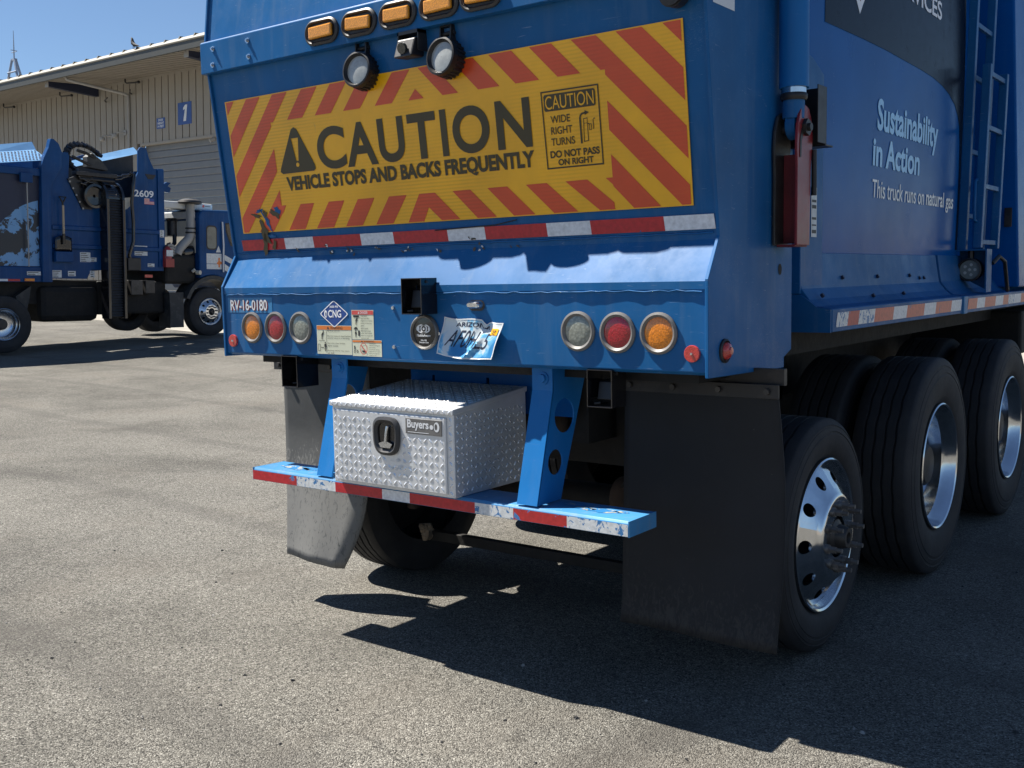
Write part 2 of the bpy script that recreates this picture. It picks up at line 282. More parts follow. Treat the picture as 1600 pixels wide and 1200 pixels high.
# ------------------------------------------------------------------ mesh helpers
ORG = Vector((0, 0, 0))
class MB:
    def __init__(s): s.v = []; s.f = []; s.m = []
    def add(s, vs, fs, mi=0):
        o = len(s.v); s.v += [tuple(p) for p in vs]; s.f += [tuple(o + i for i in f) for f in fs]; s.m += [mi] * len(fs); return s
    def hexa(s, p, mi=0):   # 8 points: bottom loop 0-3, top loop 4-7
        return s.add(p, [(3, 2, 1, 0), (4, 5, 6, 7), (0, 1, 5, 4), (1, 2, 6, 5), (2, 3, 7, 6), (3, 0, 4, 7)], mi)
    def box(s, x0, x1, y0, y1, z0, z1, mi=0):
        return s.hexa([(x0, y0, z0), (x1, y0, z0), (x1, y1, z0), (x0, y1, z0), (x0, y0, z1), (x1, y0, z1), (x1, y1, z1), (x0, y1, z1)], mi)
    def prism(s, prof, ax, a0, a1, mi=0):    # profile of 2-D points in the two other axes, extruded along ax
        def P(q, a):
            return {'x': (a, q[0], q[1]), 'y': (q[0], a, q[1]), 'z': (q[0], q[1], a)}[ax]
        n = len(prof)
        return s.add([P(q, a0) for q in prof] + [P(q, a1) for q in prof],
                     [tuple(range(n)), tuple(range(2 * n - 1, n - 1, -1))] + [(i, i + n, (i + 1) % n + n, (i + 1) % n) for i in range(n)], mi)
    def cyl(s, a, b, r, n=16, r2=None, cap=True, mi=0):
        a = Vector(a); b = Vector(b); d = (b - a).normalized(); r2 = r if r2 is None else r2
        t = d.orthogonal().normalized(); u = d.cross(t)
        vs = [a + (t * cos(2 * pi * i / n) + u * sin(2 * pi * i / n)) * r for i in range(n)] + [b + (t * cos(2 * pi * i / n) + u * sin(2 * pi * i / n)) * r2 for i in range(n)]
        fs = [(i, (i + 1) % n, (i + 1) % n + n, i + n) for i in range(n)]
        if cap: fs += [tuple(range(n - 1, -1, -1)), tuple(range(n, 2 * n))]
        return s.add(vs, fs, mi)
    def tube(s, pts, r, n=8, mi=0):
        pts = [Vector(p) for p in pts]; rings = []; ref = None
        for i, p in enumerate(pts):
            d = (pts[min(i + 1, len(pts) - 1)] - pts[max(i - 1, 0)]).normalized()
            if ref is None: ref = d.orthogonal().normalized()
            t = (ref - d * ref.dot(d)).normalized(); ref = t; u = d.cross(t)
            rr = r[i] if isinstance(r, (list, tuple)) else r
            rings.append([p + (t * cos(2 * pi * k / n) + u * sin(2 * pi * k / n)) * rr for k in range(n)])
        vs = [q for g in rings for q in g]
        fs = [(i * n + k, i * n + (k + 1) % n, (i + 1) * n + (k + 1) % n, (i + 1) * n + k) for i in range(len(pts) - 1) for k in range(n)]
        fs += [tuple(range(n - 1, -1, -1)), tuple(range((len(pts) - 1) * n, len(pts) * n))]
        return s.add(vs, fs, mi)
    def lathe(s, prof, c, axis='x', n=48, mi=0, closed=False):   # prof: (along axis, radius)
        vs = []
        for a, r in prof:
            for k in range(n):
                t = 2 * pi * k / n; p, q = r * cos(t), r * sin(t)
                vs.append({'x': (c[0] + a, c[1] + p, c[2] + q), 'y': (c[0] + p, c[1] + a, c[2] + q), 'z': (c[0] + p, c[1] + q, c[2] + a)}[axis])
        m = len(prof)
        fs = [(i * n + k, i * n + (k + 1) % n, ((i + 1) % m) * n + (k + 1) % n, ((i + 1) % m) * n + k) for i in range(m if closed else m - 1) for k in range(n)]
        return s.add(vs, fs, mi)
    def sheet(s, P, nu, nv, mi=0):     # P(i/nu, j/nv) -> point
        vs = [P(i / nu, j / nv) for j in range(nv + 1) for i in range(nu + 1)]
        return s.add(vs, [(j * (nu + 1) + i, j * (nu + 1) + i + 1, (j + 1) * (nu + 1) + i + 1, (j + 1) * (nu + 1) + i) for j in range(nv) for i in range(nu)], mi)
    def build(s, name, mats, parent=None, smooth=False, bevel=0, kind=None, solid=0, org=None):
        me = bpy.data.meshes.new(name); o = ORG if org is None else Vector(org)
        me.from_pydata([(p[0] - o.x, p[1] - o.y, p[2] - o.z) for p in s.v], [], s.f)
        if isinstance(mats, str): mats = [mats]
        for k in mats: me.materials.append(MATS[k])
        if len(mats) > 1: me.polygons.foreach_set('material_index', s.m)
        if smooth:
            me.polygons.foreach_set('use_smooth', [True] * len(me.polygons))
            me.set_sharp_from_angle(angle=radians(smooth if smooth > 1 else 38))
        me.update()
        ob = bpy.data.objects.new(name, me); COL.objects.link(ob)
        if parent: ob.parent = parent
        if solid:
            md = ob.modifiers.new('solid', 'SOLIDIFY'); md.thickness = solid; md.offset = 0
        if bevel:
            md = ob.modifiers.new('bevel', 'BEVEL'); md.width = bevel; md.segments = 2; md.limit_method = 'ANGLE'; md.angle_limit = radians(40)
        if kind: ob['kind'] = kind
        return ob
def empty(name, loc=(0, 0, 0), parent=None):
    o = bpy.data.objects.new(name, None); COL.objects.link(o); o.empty_display_size = .3; o.location = loc
    if parent: o.parent = parent
    return o
def tag(o, label, cat, group=None):
    o['label'] = label; o['category'] = cat
    if group: o['group'] = group
    return o
def struct(o): o['kind'] = 'structure'; return o
_tc = {}
def text_data(s, bold):
    k = (s, bold)
    if k not in _tc:
        cu = bpy.data.curves.new('t', 'FONT'); cu.body = s; cu.offset = bold; cu.resolution_u = 7 if len(s) < 12 else 3
        ob = bpy.data.objects.new('t', cu); me = bpy.data.meshes.new_from_object(ob)
        vs = [(v.co.x, v.co.y) for v in me.vertices]; fs = [tuple(p.vertices) for p in me.polygons]
        bpy.data.objects.remove(ob); bpy.data.curves.remove(cu); bpy.data.meshes.remove(me)
        x0 = min(v[0] for v in vs); x1 = max(v[0] for v in vs); y0 = min(v[1] for v in vs); y1 = max(v[1] for v in vs)
        _tc[k] = ([((x - x0) / (x1 - x0), (y - y0) / (y1 - y0)) for x, y in vs], fs)
    return _tc[k]
def text(mb, s, P, a0, a1, b0, b1, off, bold=0, mi=0, slant=0):
    """letters fitted in the rectangle a0..a1 (reading direction), b0..b1 (bottom to top) of a surface P(a, b, off)"""
    vs, fs = text_data(s, bold)
    return mb.add([P(a0 + (a1 - a0) * x + slant * (y - .5) * (b1 - b0), b0 + (b1 - b0) * y, off) for x, y in vs], fs, mi)
def poly(mb, pts, P, off, mi=0):
    return mb.add([P(a, b, off) for a, b in pts], [tuple(range(len(pts)))], mi)
def rect(mb, P, a0, a1, b0, b1, off, mi=0): return poly(mb, [(a0, b0), (a1, b0), (a1, b1), (a0, b1)], P, off, mi)
def slab(mb, P, a0, a1, b0, b1, o0, o1, mi=0):
    return mb.hexa([P(a0, b0, o0), P(a1, b0, o0), P(a1, b1, o0), P(a0, b1, o0), P(a0, b0, o1), P(a1, b0, o1), P(a1, b1, o1), P(a0, b1, o1)], mi)
def oval(c, rx, ry, n=24, p=1):
    def sg(v): return (abs(v) ** p) * (1 if v >= 0 else -1)
    return [(c[0] + rx * sg(cos(2 * pi * i / n)), c[1] + ry * sg(sin(2 * pi * i / n))) for i in range(n)]
def ring_poly(mb, outer, inner, P, off, mi=0):
    n = len(outer)
    return mb.add([P(a, b, off) for a, b in outer + inner], [(i, (i + 1) % n, n + (i + 1) % n, n + i) for i in range(n)], mi)
def torus_ring(mb, outer, inner, P, o0, o1, mi=0):
    """raised ring between two loops, standing from o0 to o1"""
    n = len(outer); mid = [((a[0] + b[0]) / 2, (a[1] + b[1]) / 2) for a, b in zip(outer, inner)]
    vs = [P(a, b, o0) for a, b in outer] + [P(a * .25 + m[0] * .0 + a * .75 if False else a, b, (o0 + o1 * 2) / 3) for (a, b), m in zip(outer, mid)] + [P(a, b, o1) for a, b in mid] + [P(a, b, (o0 + o1) / 2) for a, b in inner] + [P(a, b, o0) for a, b in inner]
    fs = [(r * n + i, r * n + (i + 1) % n, (r + 1) * n + (i + 1) % n, (r + 1) * n + i) for r in range(4) for i in range(n)]
    return mb.add(vs, fs, mi)

# ------------------------------------------------------------------ the yard
GZ = .04
LEFT = Vector((-cos(YAW), -sin(YAW), 0))
def ground_z(x, y):
    L = (Vector((x, y, 0)) - CAM).dot(LEFT)
    k = .6; t = (L - 1.2) / k
    sp = k * (math.log1p(math.exp(t)) if t < 30 else t)
    D = (Vector((x, y, 0)) - CAM).dot(fwd_h)
    fade = 1.0 if D < 60 else max(0, 1 - (D - 60) / 150)
    rise = .16 * max(0, min(1, (y - 7) / 4.4)) * max(0, min(1, (-x - 5) / 6)) * fade
    return GZ + .0347 * min(sp, 30) * fade * (1 if L < 60 else 1) + rise
def ground():
    xs = sorted(set([-1500, -700, -350, -200, -140, -110, -90, -75] + [-60 + 2 * i for i in range(24)] + [-12 + .5 * i for i in range(40)] + [8 + 3 * i for i in range(8)] + [40, 70, 120, 250, 600, 1500]))
    ys = sorted(set([-1500, -600, -250, -120, -60, -30, -15] + [-8 + .5 * i for i in range(60)] + [22 + 2 * i for i in range(24)] + [75, 90, 110, 150, 250, 600, 1500]))
    mb = MB(); nx = len(xs)
    mb.add([(x, y, ground_z(x, y) + .004 * sin(x * 1.3 + y * .7) * (1 if abs(x) < 30 and abs(y) < 30 and x * x + (y - 1) ** 2 > 9 else 0)) for y in ys for x in xs],
           [(j * nx + i, j * nx + i + 1, (j + 1) * nx + i + 1, (j + 1) * nx + i) for j in range(len(ys) - 1) for i in range(nx - 1)])
    return struct(mb.build('asphalt_yard', 'asphalt', smooth=60))
ground()
# paler concrete apron beyond the asphalt, in front of the warehouse
def apron():
    mb = MB()
    def P(u, v):
        x = -60 + 62 * u; y0 = 11.6 - (x + 14.6) * .22 + .12 * sin(x * .7); y = y0 + 30 * v
        return (x, y, ground_z(x, y) + .008)
    mb.sheet(P, 60, 20)
    return struct(mb.build('concrete_apron', 'concrete'))
apron()
# loose stones and dark crumbs lying on the asphalt
def pebbles():
    mb = MB()
    for i in range(420):
        dist = 1.6 + 9 * random.random() ** 1.4; ang = YAW + radians(random.uniform(-34, 30))
        x = CAM.x - sin(ang) * dist; y = CAM.y + cos(ang) * dist; z = ground_z(x, y); r = random.choice((.003, .004, .005, .006, .009)) * random.uniform(.7, 1.3)
        a = random.random() * 6
        vs = [(x + r * cos(a + k * pi / 2.5) * random.uniform(.7, 1.3), y + r * sin(a + k * pi / 2.5) * random.uniform(.7, 1.3), z - .001) for k in range(5)] + [(x + r * .6 * cos(a + .4 + k * pi / 2.5), y + r * .6 * sin(a + .4 + k * pi / 2.5), z + r * random.uniform(.5, .9)) for k in range(5)]
        mb.add(vs, [(k, (k + 1) % 5, 5 + (k + 1) % 5, 5 + k) for k in range(5)] + [(5, 6, 7, 8, 9)], random.choice((0, 1, 1)))
    o = mb.build('loose_stones', ['stone', 'stone_dark'], kind='stuff')
    o['label'] = 'loose stones and dark crumbs scattered on the asphalt'; o['category'] = 'stones'
pebbles()

# ------------------------------------------------------------------ wheels
def tyre_mb(R, wd, rr, n=96, grooves=4, zig=.0018, gw=.006):
    """outer face at x = 0, inner face at x = -wd; zigzag grooves run round the tread"""
    prof = [(-.022, rr - .004, 0), (-.006, rr + .012, 0), (.004, rr + (R - rr) * .18, 0), (.012, rr + (R - rr) * .42, 0), (.010, rr + (R - rr) * .60, 0),
            (.0075, rr + (R - rr) * .615, 0), (.0065, rr + (R - rr) * .66, 0), (.009, rr + (R - rr) * .67, 0), (.005, rr + (R - rr) * .76, 0), (.0025, rr + (R - rr) * .77, 0), (.001, rr + (R - rr) * .81, 0), (.003, rr + (R - rr) * .82, 0), (-.004, R - .022, 0), (-.012, R - .008, 0), (-.022, R - .002, 0)]
    t0, t1 = -.03, -wd + .03
    for g in range(grooves):
        c = t0 + (t1 - t0) * (g + .8) / (grooves + .6)
        prof += [(c + gw, R, 1), (c + gw * .6, R - .017, 1), (c - gw * .6, R - .017, 1), (c - gw, R, 1)]
    prof += [(-wd + .022, R - .002, 0), (-wd + .010, R - .010, 0), (-wd - .002, rr + (R - rr) * .6, 0), (-wd - .006, rr + (R - rr) * .4, 0), (-wd + .02, rr - .004, 0)]
    mb = MB(); vs = []
    for a, r, zz in prof:
        for k in range(n):
            t = 2 * pi * k / n; dx = zig * (1 if (k // 2) % 2 else -1) * zz
            vs.append((a + dx, r * cos(t), r * sin(t)))
    m = len(prof)
    mb.add(vs, [(i * n + k, i * n + (k + 1) % n, (i + 1) * n + (k + 1) % n, (i + 1) * n + k) for i in range(m - 1) for k in range(n)])
    return mb
def holed_disc(mb, prof, rh, hr, nh, ns=16):
    """annulus of revolution (prof: list of (x, r), outer to inner) with nh round hand holes of radius hr at radius rh"""
    def X(r):
        for (xa, ra), (xb, rb) in zip(prof, prof[1:]):
            if rb <= r <= ra: return xa + (xb - xa) * (ra - r) / (ra - rb)
        return prof[-1][0]
    ro, ri = rh + hr * 1.5, rh - hr * 1.5
    for h in range(nh):
        t0 = 2 * pi * h / nh; dt = pi / nh; loop = []; hole = []
        for k in range(ns):
            a = 2 * pi * k / ns; ca, sa = cos(a), sin(a); mxx = max(abs(ca), abs(sa))
            r = rh + (ro - rh) * ca / mxx; t = t0 + dt * sa / mxx
            loop.append((X(r), r * cos(t), r * sin(t)))
            r2 = rh + hr * ca; t2 = t0 + hr * sa / rh
            hole.append((X(r2), r2 * cos(t2), r2 * sin(t2)))
        back = [(x - .012, y, z) for x, y, z in hole]
        mb.add(loop + hole + back, [(k, (k + 1) % ns, ns + (k + 1) % ns, ns + k) for k in range(ns)] + [(ns + k, ns + (k + 1) % ns, 2 * ns + (k + 1) % ns, 2 * ns + k) for k in range(ns)])
    return ro, ri, X
def make_wheel(parent, loc, R, wd, rr, side=1, style='steer', name='wheel', n=96, rim='chrome', nuts=10, grooves=4):
    e = empty(name, loc, parent)
    if side < 0: e.rotation_euler = (0, 0, pi)
    tyre_mb(R, wd, rr, n, grooves).build('tyre', 'tyre', e, smooth=32, org=(0, 0, 0))
    k = rr / .315
    mb = MB()
    if style == 'steer':
        lip = [(-.03, rr - .004), (.002, rr + .001), (.006, rr - .005), (.001, rr - .013), (-.016, rr - .018), (-.03, rr - .024)]
        mb.lathe(lip, (0, 0, 0), 'x', 64)
        prof = [(-.03, rr - .024), (.012 * k, .225 * k), (.045 * k, .178 * k), (.052 * k, .168 * k)]
        ro, ri, X = holed_disc(mb, prof, .236 * k, .027 * k, 10)
        mb.lathe([(-.03, rr - .024), (X(ro), ro)], (0, 0, 0), 'x', 64)
        mb.lathe([(X(ri), ri), (.045 * k, .178 * k), (.052 * k, .170 * k), (.054 * k, .160 * k), (.050 * k, .085 * k), (.02 * k, .083 * k)], (0, 0, 0), 'x', 64)
        mb.build('rim', rim, e, smooth=35, org=(0, 0, 0))
        h = MB(); h.lathe([(-.06, rr - .03), (-.061, .01)], (0, 0, 0), 'x', 32); h.build('brake_drum', 'under_black', e, org=(0, 0, 0))
        hb = MB(); hb.lathe([(.0, .080 * k), (.045 * k, .070 * k), (.055 * k, .052 * k), (.085 * k, .044 * k), (.095 * k, .040 * k), (.095 * k, .024 * k), (.08 * k, .022 * k), (.08 * k, .001)], (0, 0, 0), 'x', 32)
        hb.build('hub', 'steel_dark', e, smooth=35, org=(0, 0, 0))
        px, pr, ln = .052 * k, .128 * k, .062 * k
    else:
        mb.lathe([(-.03, rr - .006), (.002, rr + .001), (.006, rr - .005), (.001, rr - .012), (-.016, rr - .018), (-.05, rr - .030), (-.066, rr - .046), (-.125, rr - .05), (-.15, rr - .062), (-.165, rr - .09), (-.168, .12 * k), (-.15, .115 * k)], (0, 0, 0), 'x', 64)
        mb.build('rim', rim, e, smooth=35, org=(0, 0, 0))
        hb = MB(); hb.lathe([(-.168, .118 * k), (-.07, .105 * k), (-.055, .09 * k), (-.05, .001)], (0, 0, 0), 'x', 32); hb.build('hub', 'steel_dark', e, smooth=35, org=(0, 0, 0))
        px, pr, ln = -.166, .150 * k, .03
    for i in range(nuts):
        t = 2 * pi * (i + .3) / nuts; q = MB(); c = (px, pr * cos(t), pr * sin(t))
        q.cyl(c, (px + .012, c[1], c[2]), .0185 * k, 12); q.cyl((px + .012, c[1], c[2]), (px + ln * .6, c[1], c[2]), .0145 * k, 6); q.cyl((px + ln * .6, c[1], c[2]), (px + ln, c[1], c[2]), .0095 * k, 8)
        q.build('lug_nut', 'steel_nut', e, smooth=35, org=(0, 0, 0))
    return e

# ------------------------------------------------------------------ main truck
T = tag(empty('garbage_truck', (0, 0, 0)), 'large blue garbage truck seen from behind with yellow and red caution sign, filling the picture', 'garbage truck')
HW = 1.22
PY = lambda z: .0634 + .1248 * (1.811 - z)          # rear panel plane
def SP(u, v, off=0):                                 # sign surface: u across, v down from the sign's top edge
    q = v / .58167
    return (u, -.0086 + .072 * q - .9923 * off, 2.3883 - .5772 * q - .1238 * off)
SG = lambda a, b, off=0: SP(a, -b, off)              # b counted upward (negative below the top edge)
BP = lambda x, z, off=0: (x, -off, z)                # bumper face
XP = lambda x0: (lambda y, z, off=0: (x0 + off, y, z))
# tailgate shell: face plate, sloped ledge, tilted panel, upper hopper
mb = MB()
prof = [(0, 1.273), (0, 1.536), (-.005, 1.538), (-.005, 1.566), (PY(1.70) + .004, 1.70), (PY(2.56) + .004, 2.56), (-.03, 2.66), (.10, 3.72), (.62, 3.72), (.62, 1.262), (.02, 1.262)]
mb.prism(prof, 'x', -HW + .008, HW - .008)
mb.build('tailgate', 'blue', T, bevel=.003)
for s in (-1, 1):
    mb = MB()
    pr = [(-.008, 1.255), (-.010, 1.572), (PY(1.70) - .006, 1.712), (PY(2.56) - .008, 2.56), (-.040, 2.66), (.09, 3.73), (.60, 3.73), (.60, 1.243)]
    mb.prism(pr, 'x', s * (HW - .008), s * (HW + .004))
    mb.build('side_plate', 'blue', T, bevel=.002)
# irregular weld bead under the lip
mb = MB(); pts = [(x, -.003 - .0025 * random.random(), 1.5355 + random.uniform(-.003, .003)) for x in [-1.20 + .03 * i for i in range(81)]]
mb.tube(pts, .0022, 6); mb.build('weld_bead', 'blue', T, smooth=60)
mb = MB(); pts = [(x, PY(1.72) + .003, 1.722 + random.uniform(-.002, .002)) for x in [-1.20 + .03 * i for i in range(81)]]
mb.tube(pts, .004, 6); mb.build('weld_bead', 'blue', T, smooth=60)
# frame channel and post behind the tailgate
mb = MB(); mb.prism([(.63, 1.30), (.66, 1.27), (.74, 1.30), (.74, 3.7), (.63, 3.7)], 'x', -1.185, 1.195); mb.build('frame_channel', 'blue', T, bevel=.004)
mb = MB(); mb.box(-1.04, 1.04, .74, 1.02, 1.36, 3.7); mb.build('body_end', 'blue_side', T)
for s in (-1, 1):
    mb = MB(); a, b = sorted((s * 1.05, s * 1.123)); mb.prism([(1.0, 1.502), (1.24, 1.504), (1.24, 2.39), (1.12, 2.44), (1.0, 2.46)], 'x', a, b); mb.build('corner_post', 'blue', T, bevel=.004)
# body with slightly bowed sides
mb = MB()
def side(u, v, s=1):
    z = 1.667 + 2.05 * v; return (s * (1.098 + .022 * sin(pi * min(1, v * .9)) * 1.0 - .0), 1.02 + 2.42 * u, z)
mb.sheet(lambda u, v: side(u, v), 8, 16); mb.sheet(lambda u, v: side(1 - u, v, -1), 8, 16)
mb.box(-1.09, 1.09, 1.02, 4.3, 1.36, 1.667); mb.box(-1.08, 1.08, 1.03, 3.43, 3.70, 3.73)
mb.build('body', 'blue_side', T, smooth=40)
def BX(y, z, off=0):
    v = (z - 1.667) / 2.05; return (1.098 + .022 * sin(pi * min(1, max(0, v) * .9)) + off, y, z)
# dark grey livery field with its curved edge
cur = [(1.245, 2.603), (1.4, 2.606), (1.7, 2.611), (2.02, 2.613), (2.35, 2.607), (2.6, 2.603), (2.8, 2.595), (2.98, 2.575), (3.12, 2.548), (3.24, 2.505), (3.31, 2.455), (3.35, 2.40), (3.375, 2.30), (3.385, 2.15), (3.39, 1.95), (3.39, 1.70)]
mb = MB()
for (y0, z0), (y1, z1) in zip(cur, cur[1:]):
    for j in range(12):
        za, zb = (z0 + (3.70 - z0) * j / 12, z0 + (3.70 - z0) * (j + 1) / 12); zc, zd = (z1 + (3.70 - z1) * j / 12, z1 + (3.70 - z1) * (j + 1) / 12)
        mb.add([BX(y0, za, .002), BX(y1, zc, .002), BX(y1, zd, .002), BX(y0, zb, .002)], [(0, 1, 2, 3)])
mb.add([BX(3.39, 1.70 + 2 * j / 12, .002) for j in range(13)] + [BX(3.43, 1.70 + 2 * j / 12, .002) for j in range(13)], [(j, j + 13, j + 14, j + 1) for j in range(12)])
mb.build('livery_panel', 'grey_livery', T, smooth=60)
mb = MB()
text(mb, 'Sustainability', BX, 1.93, 2.925, 2.195, 2.385, .003, .028)
text(mb, 'in Action', BX, 1.885, 2.615, 2.072, 2.205, .003, .028)
mb.build('slogan_lettering', 'pale_blue_text', T)
mb = MB()
text(mb, 'This truck runs on', BX, 1.895, 2.72, 1.928, 2.012, .003, .004)
text(mb, 'natural gas', BX, 2.76, 3.29, 1.905, 2.012, .003, .016)
mb.build('slogan_lettering', 'white_text', T); mb = MB()
text(mb, 'SERVICES', BX, 2.12, 2.93, 2.905, 3.0, .004, .02); mb.build('livery_lettering', 'white_text', T); mb = MB()
poly(mb, [(1.50, 2.92), (1.57, 2.80), (1.655, 2.708), (1.73, 2.80), (1.80, 2.92)], BX, .003)
mb.build('livery_shield', 'white_text', T)
mb = MB(); poly(mb, [(1.56, 2.92), (1.60, 2.83), (1.655, 2.76), (1.70, 2.83), (1.74, 2.92)], BX, .0045); mb.build('livery_shield', 'red_paint', T)
# sill: sloped fender skirt and reflective rail along the right and the left side
for s in (-1, 1):
    mb = MB()
    sk = [(1.06, 1.672), (1.102, 1.668), (1.112, 1.60), (1.125, 1.522), (1.158, 1.478), (1.19, 1.452), (1.248, 1.443), (1.252, 1.438), (1.252, 1.350), (1.236, 1.350), (1.236, 1.40), (1.06, 1.40)]
    mb.prism([(s * x, z) for x, z in sk], 'y', 1.012, 2.985); mb.build('fender_skirt', 'blue', T, bevel=.003)
    mb = MB(); mb.prism([(s * x, z) for x, z in [(1.06, 1.50), (1.123, 1.50), (1.155, 1.478), (1.192, 1.450), (1.249, 1.440), (1.249, 1.349), (1.06, 1.349)]], 'y', .998, 1.010); mb.build('fender_end_plate', 'blue', T)
    mb = MB(); mb.prism([(s * (x + (.004 if x > 1.2 else 0)), z) for x, z in sk], 'y', 3.03, 7.2); mb.build('fender_skirt', 'blue', T, bevel=.003)
    mb = MB(); mb.box(*sorted((s * 1.236, s * 1.262)), 2.97, 3.045, 1.347, 1.442); mb.build('rail_bracket', 'blue_worn', T, bevel=.003)
for y, z in ((1.48, 1.56), (1.95, 1.56), (2.45, 1.56), (1.75, 1.475), (2.2, 1.475), (1.12, 1.49), (2.62, 1.545), (2.70, 1.545)):
    x = 1.118 if z > 1.52 else 1.165
    mb = MB(); mb.cyl((x, y, z), (x + .010, y, z + .006), .009, 8); mb.build('fender_bolt', 'navy', T, smooth=40)
R1 = XP(1.2525)
def tape_run(name, P, a0, b0, b1, seq, mats, off=.0012, slant=.0, kind=None):
    mb = MB(); a = a0
    for wdt, mi in seq:
        poly(mb, [(a, b0), (a + wdt, b0), (a + wdt + slant, b1), (a + slant, b1)], P, off, mi); a += wdt
    return mb.build(name, mats, T)
tape_run('side_tape', R1, 1.045, 1.368, 1.426, [(.13, 2), (.13, 3), (.20, 2), (.26, 1), (.20, 0), (.28, 1), (.20, 0), (.29, 1), (.20, 0)], ['tape_white', 'tape_orange_side', 'tape_white_worn', 'tape_red_worn'], slant=.02)
tape_run('side_tape', XP(1.2565), 3.06, 1.368, 1.426, [(.20, 1), (.18, 0), (.26, 1), (.20, 0), (.14, 1), (.16, 2), (.2, 0), (.3, 1), (.2, 0), (.3, 1)], ['tape_white', 'tape_orange_side', 'tape_white_worn'], slant=.02)
# hopper section further forward
mb = MB()
mb.hexa([(-1.285, 4.2, 1.47), (1.285, 4.2, 1.47), (1.285, 7.2, 1.47), (-1.285, 7.2, 1.47), (-1.19, 4.2, 3.8), (1.19, 4.2, 3.8), (1.19, 7.2, 3.8), (-1.19, 7.2, 3.8)])
mb.build('hopper', 'blue_side', T, bevel=.012)
mb = MB(); mb.box(1.20, 1.225, 4.193, 4.2, 1.86, 1.96); mb.box(1.19, 1.235, 4.186, 4.193, 1.85, 1.97); mb.build('recessed_handle', 'black_steel', T, bevel=.002)
mb = MB(); mb.box(-1.0, 1.0, 3.43, 4.2, 1.667, 3.6); mb.build('body_neck', 'blue_side', T)
# ladders
def ladder(x, y0, y1, z0, z1, rungs, lean=0.0):
    e = empty('ladder', (x, y0, z0), T)
    global ORG
    for yy in (y0, y1):
        mb = MB(); mb.hexa([(x - lean, yy - .015, z0), (x + .045 - lean, yy - .015, z0), (x + .045 - lean, yy + .03, z0), (x - lean, yy + .03, z0), (x, yy - .015, z1), (x + .045, yy - .015, z1), (x + .045, yy + .03, z1), (x, yy + .03, z1)])
        mb.build('stile', 'blue_strut' if False else 'blue', e, bevel=.003, org=(x, y0, z0))
    for z in rungs:
        mb = MB(); d = lean * (z1 - z) / (z1 - z0); mb.box(x + .012 - d, x + .036 - d, y0 + .03, y1 - .015, z - .014, z + .014); mb.build('rung', 'blue', e, bevel=.003, org=(x, y0, z0))
ladder(1.15, 3.46, 3.87, 1.70, 3.7, (1.9, 2.27, 2.69, 2.985, 3.3), lean=.05)
ladder(1.213, 3.46, 3.87, 1.71, 2.745, (1.745, 2.065, 2.40, 2.70), lean=.03)
mb = MB(); mb.tube([(1.20, 3.45, 1.86), (1.20, 3.40, 1.87), (1.20, 3.395, 1.98), (1.20, 3.40, 2.09), (1.20, 3.45, 2.10)], .009, 8); mb.build('grab_handle', 'blue', T, smooth=60)
# side work lamp in its bracket
e = empty('side_work_lamp', (1.17, 3.5, 1.58), T); o = (1.17, 3.5, 1.58)
mb = MB(); mb.box(1.09, 1.268, 3.42, 3.54, 1.694, 1.702); mb.hexa([(1.26, 3.42, 1.455), (1.268, 3.42, 1.455), (1.268, 3.54, 1.455), (1.26, 3.54, 1.455), (1.26, 3.42, 1.694), (1.268, 3.42, 1.694), (1.268, 3.54, 1.694), (1.26, 3.54, 1.694)]); mb.prism([(1.09, 1.55), (1.26, 1.456), (1.26, 1.694), (1.09, 1.694)], 'y', 3.54, 3.546); mb.build('bracket', 'blue', e, org=o)
mb = MB(); mb.lathe([(0.0, .066), (-.03, .068), (-.032, .060), (-.02, .056)], (1.17, 3.46, 1.585), 'y', 32); mb.cyl((1.17, 3.46, 1.585), (1.17, 3.5, 1.585), .066, 32); mb.cyl((1.17, 3.47, 1.645), (1.17, 3.47, 1.694), .018, 8); mb.build('housing', 'black_steel', e, smooth=40, org=o)
mb = MB(); mb.cyl((1.17, 3.446, 1.585), (1.17, 3.45, 1.585), .055, 28); mb.build('lens', 'glass_grey', e, org=o)
mb = MB()
for i in range(6):
    t = 2 * pi * i / 5; r = .03 if i < 5 else 0
    mb.cyl((1.17 + r * cos(t), 3.442, 1.585 + r * sin(t)), (1.17 + r * cos(t), 3.447, 1.585 + r * sin(t)), .009, 10)
mb.build('diode', 'clear_lens', e, smooth=40, org=o)
mb = MB(); mb.tube([(1.268, 3.56, 1.62), (1.29, 3.62, 1.66), (1.30, 3.72, 1.63), (1.295, 3.8, 1.52), (1.27, 3.95, 1.455)], .012, 8); mb.build('lamp_cable', 'black_steel', T, smooth=60)

# top beam with marker lights
mb = MB(); mb.prism([(-.060, 2.512), (-.060, 2.644), (-.054, 2.650), (.0, 2.664), (.02, 2.66), (.02, 2.55), (-.024, 2.512)], 'x', -1.228, 1.228); mb.build('top_beam', 'blue', T, bevel=.003)
TB = lambda a, b, off=0: (a, -.060 - off, b)
for x, z in ((-1.136, 2.611), (-1.141, 2.543), (-.9, 2.612), (-.897, 2.545), (.9, 2.612), (.9, 2.545), (1.14, 2.611), (1.14, 2.543)):
    mb = MB(); mb.cyl(TB(x, z, 0), TB(x, z, .003), .012, 14); mb.cyl(TB(x, z, .003), TB(x, z, .010), .008, 6); mb.cyl(TB(x, z, .010), TB(x, z, .013), .004, 8)
    mb.build('bolt', 'alu_wheel', T, smooth=35)
def stadium(cx, cz, wd, ht, n=28):
    r = ht / 2; L = wd / 2 - r; out = []
    for i in range(n):
        t = 2 * pi * (i + .5) / n; out.append((cx + (L if cos(t) > 0 else -L) + r * cos(t), cz + r * sin(t)))
    return out
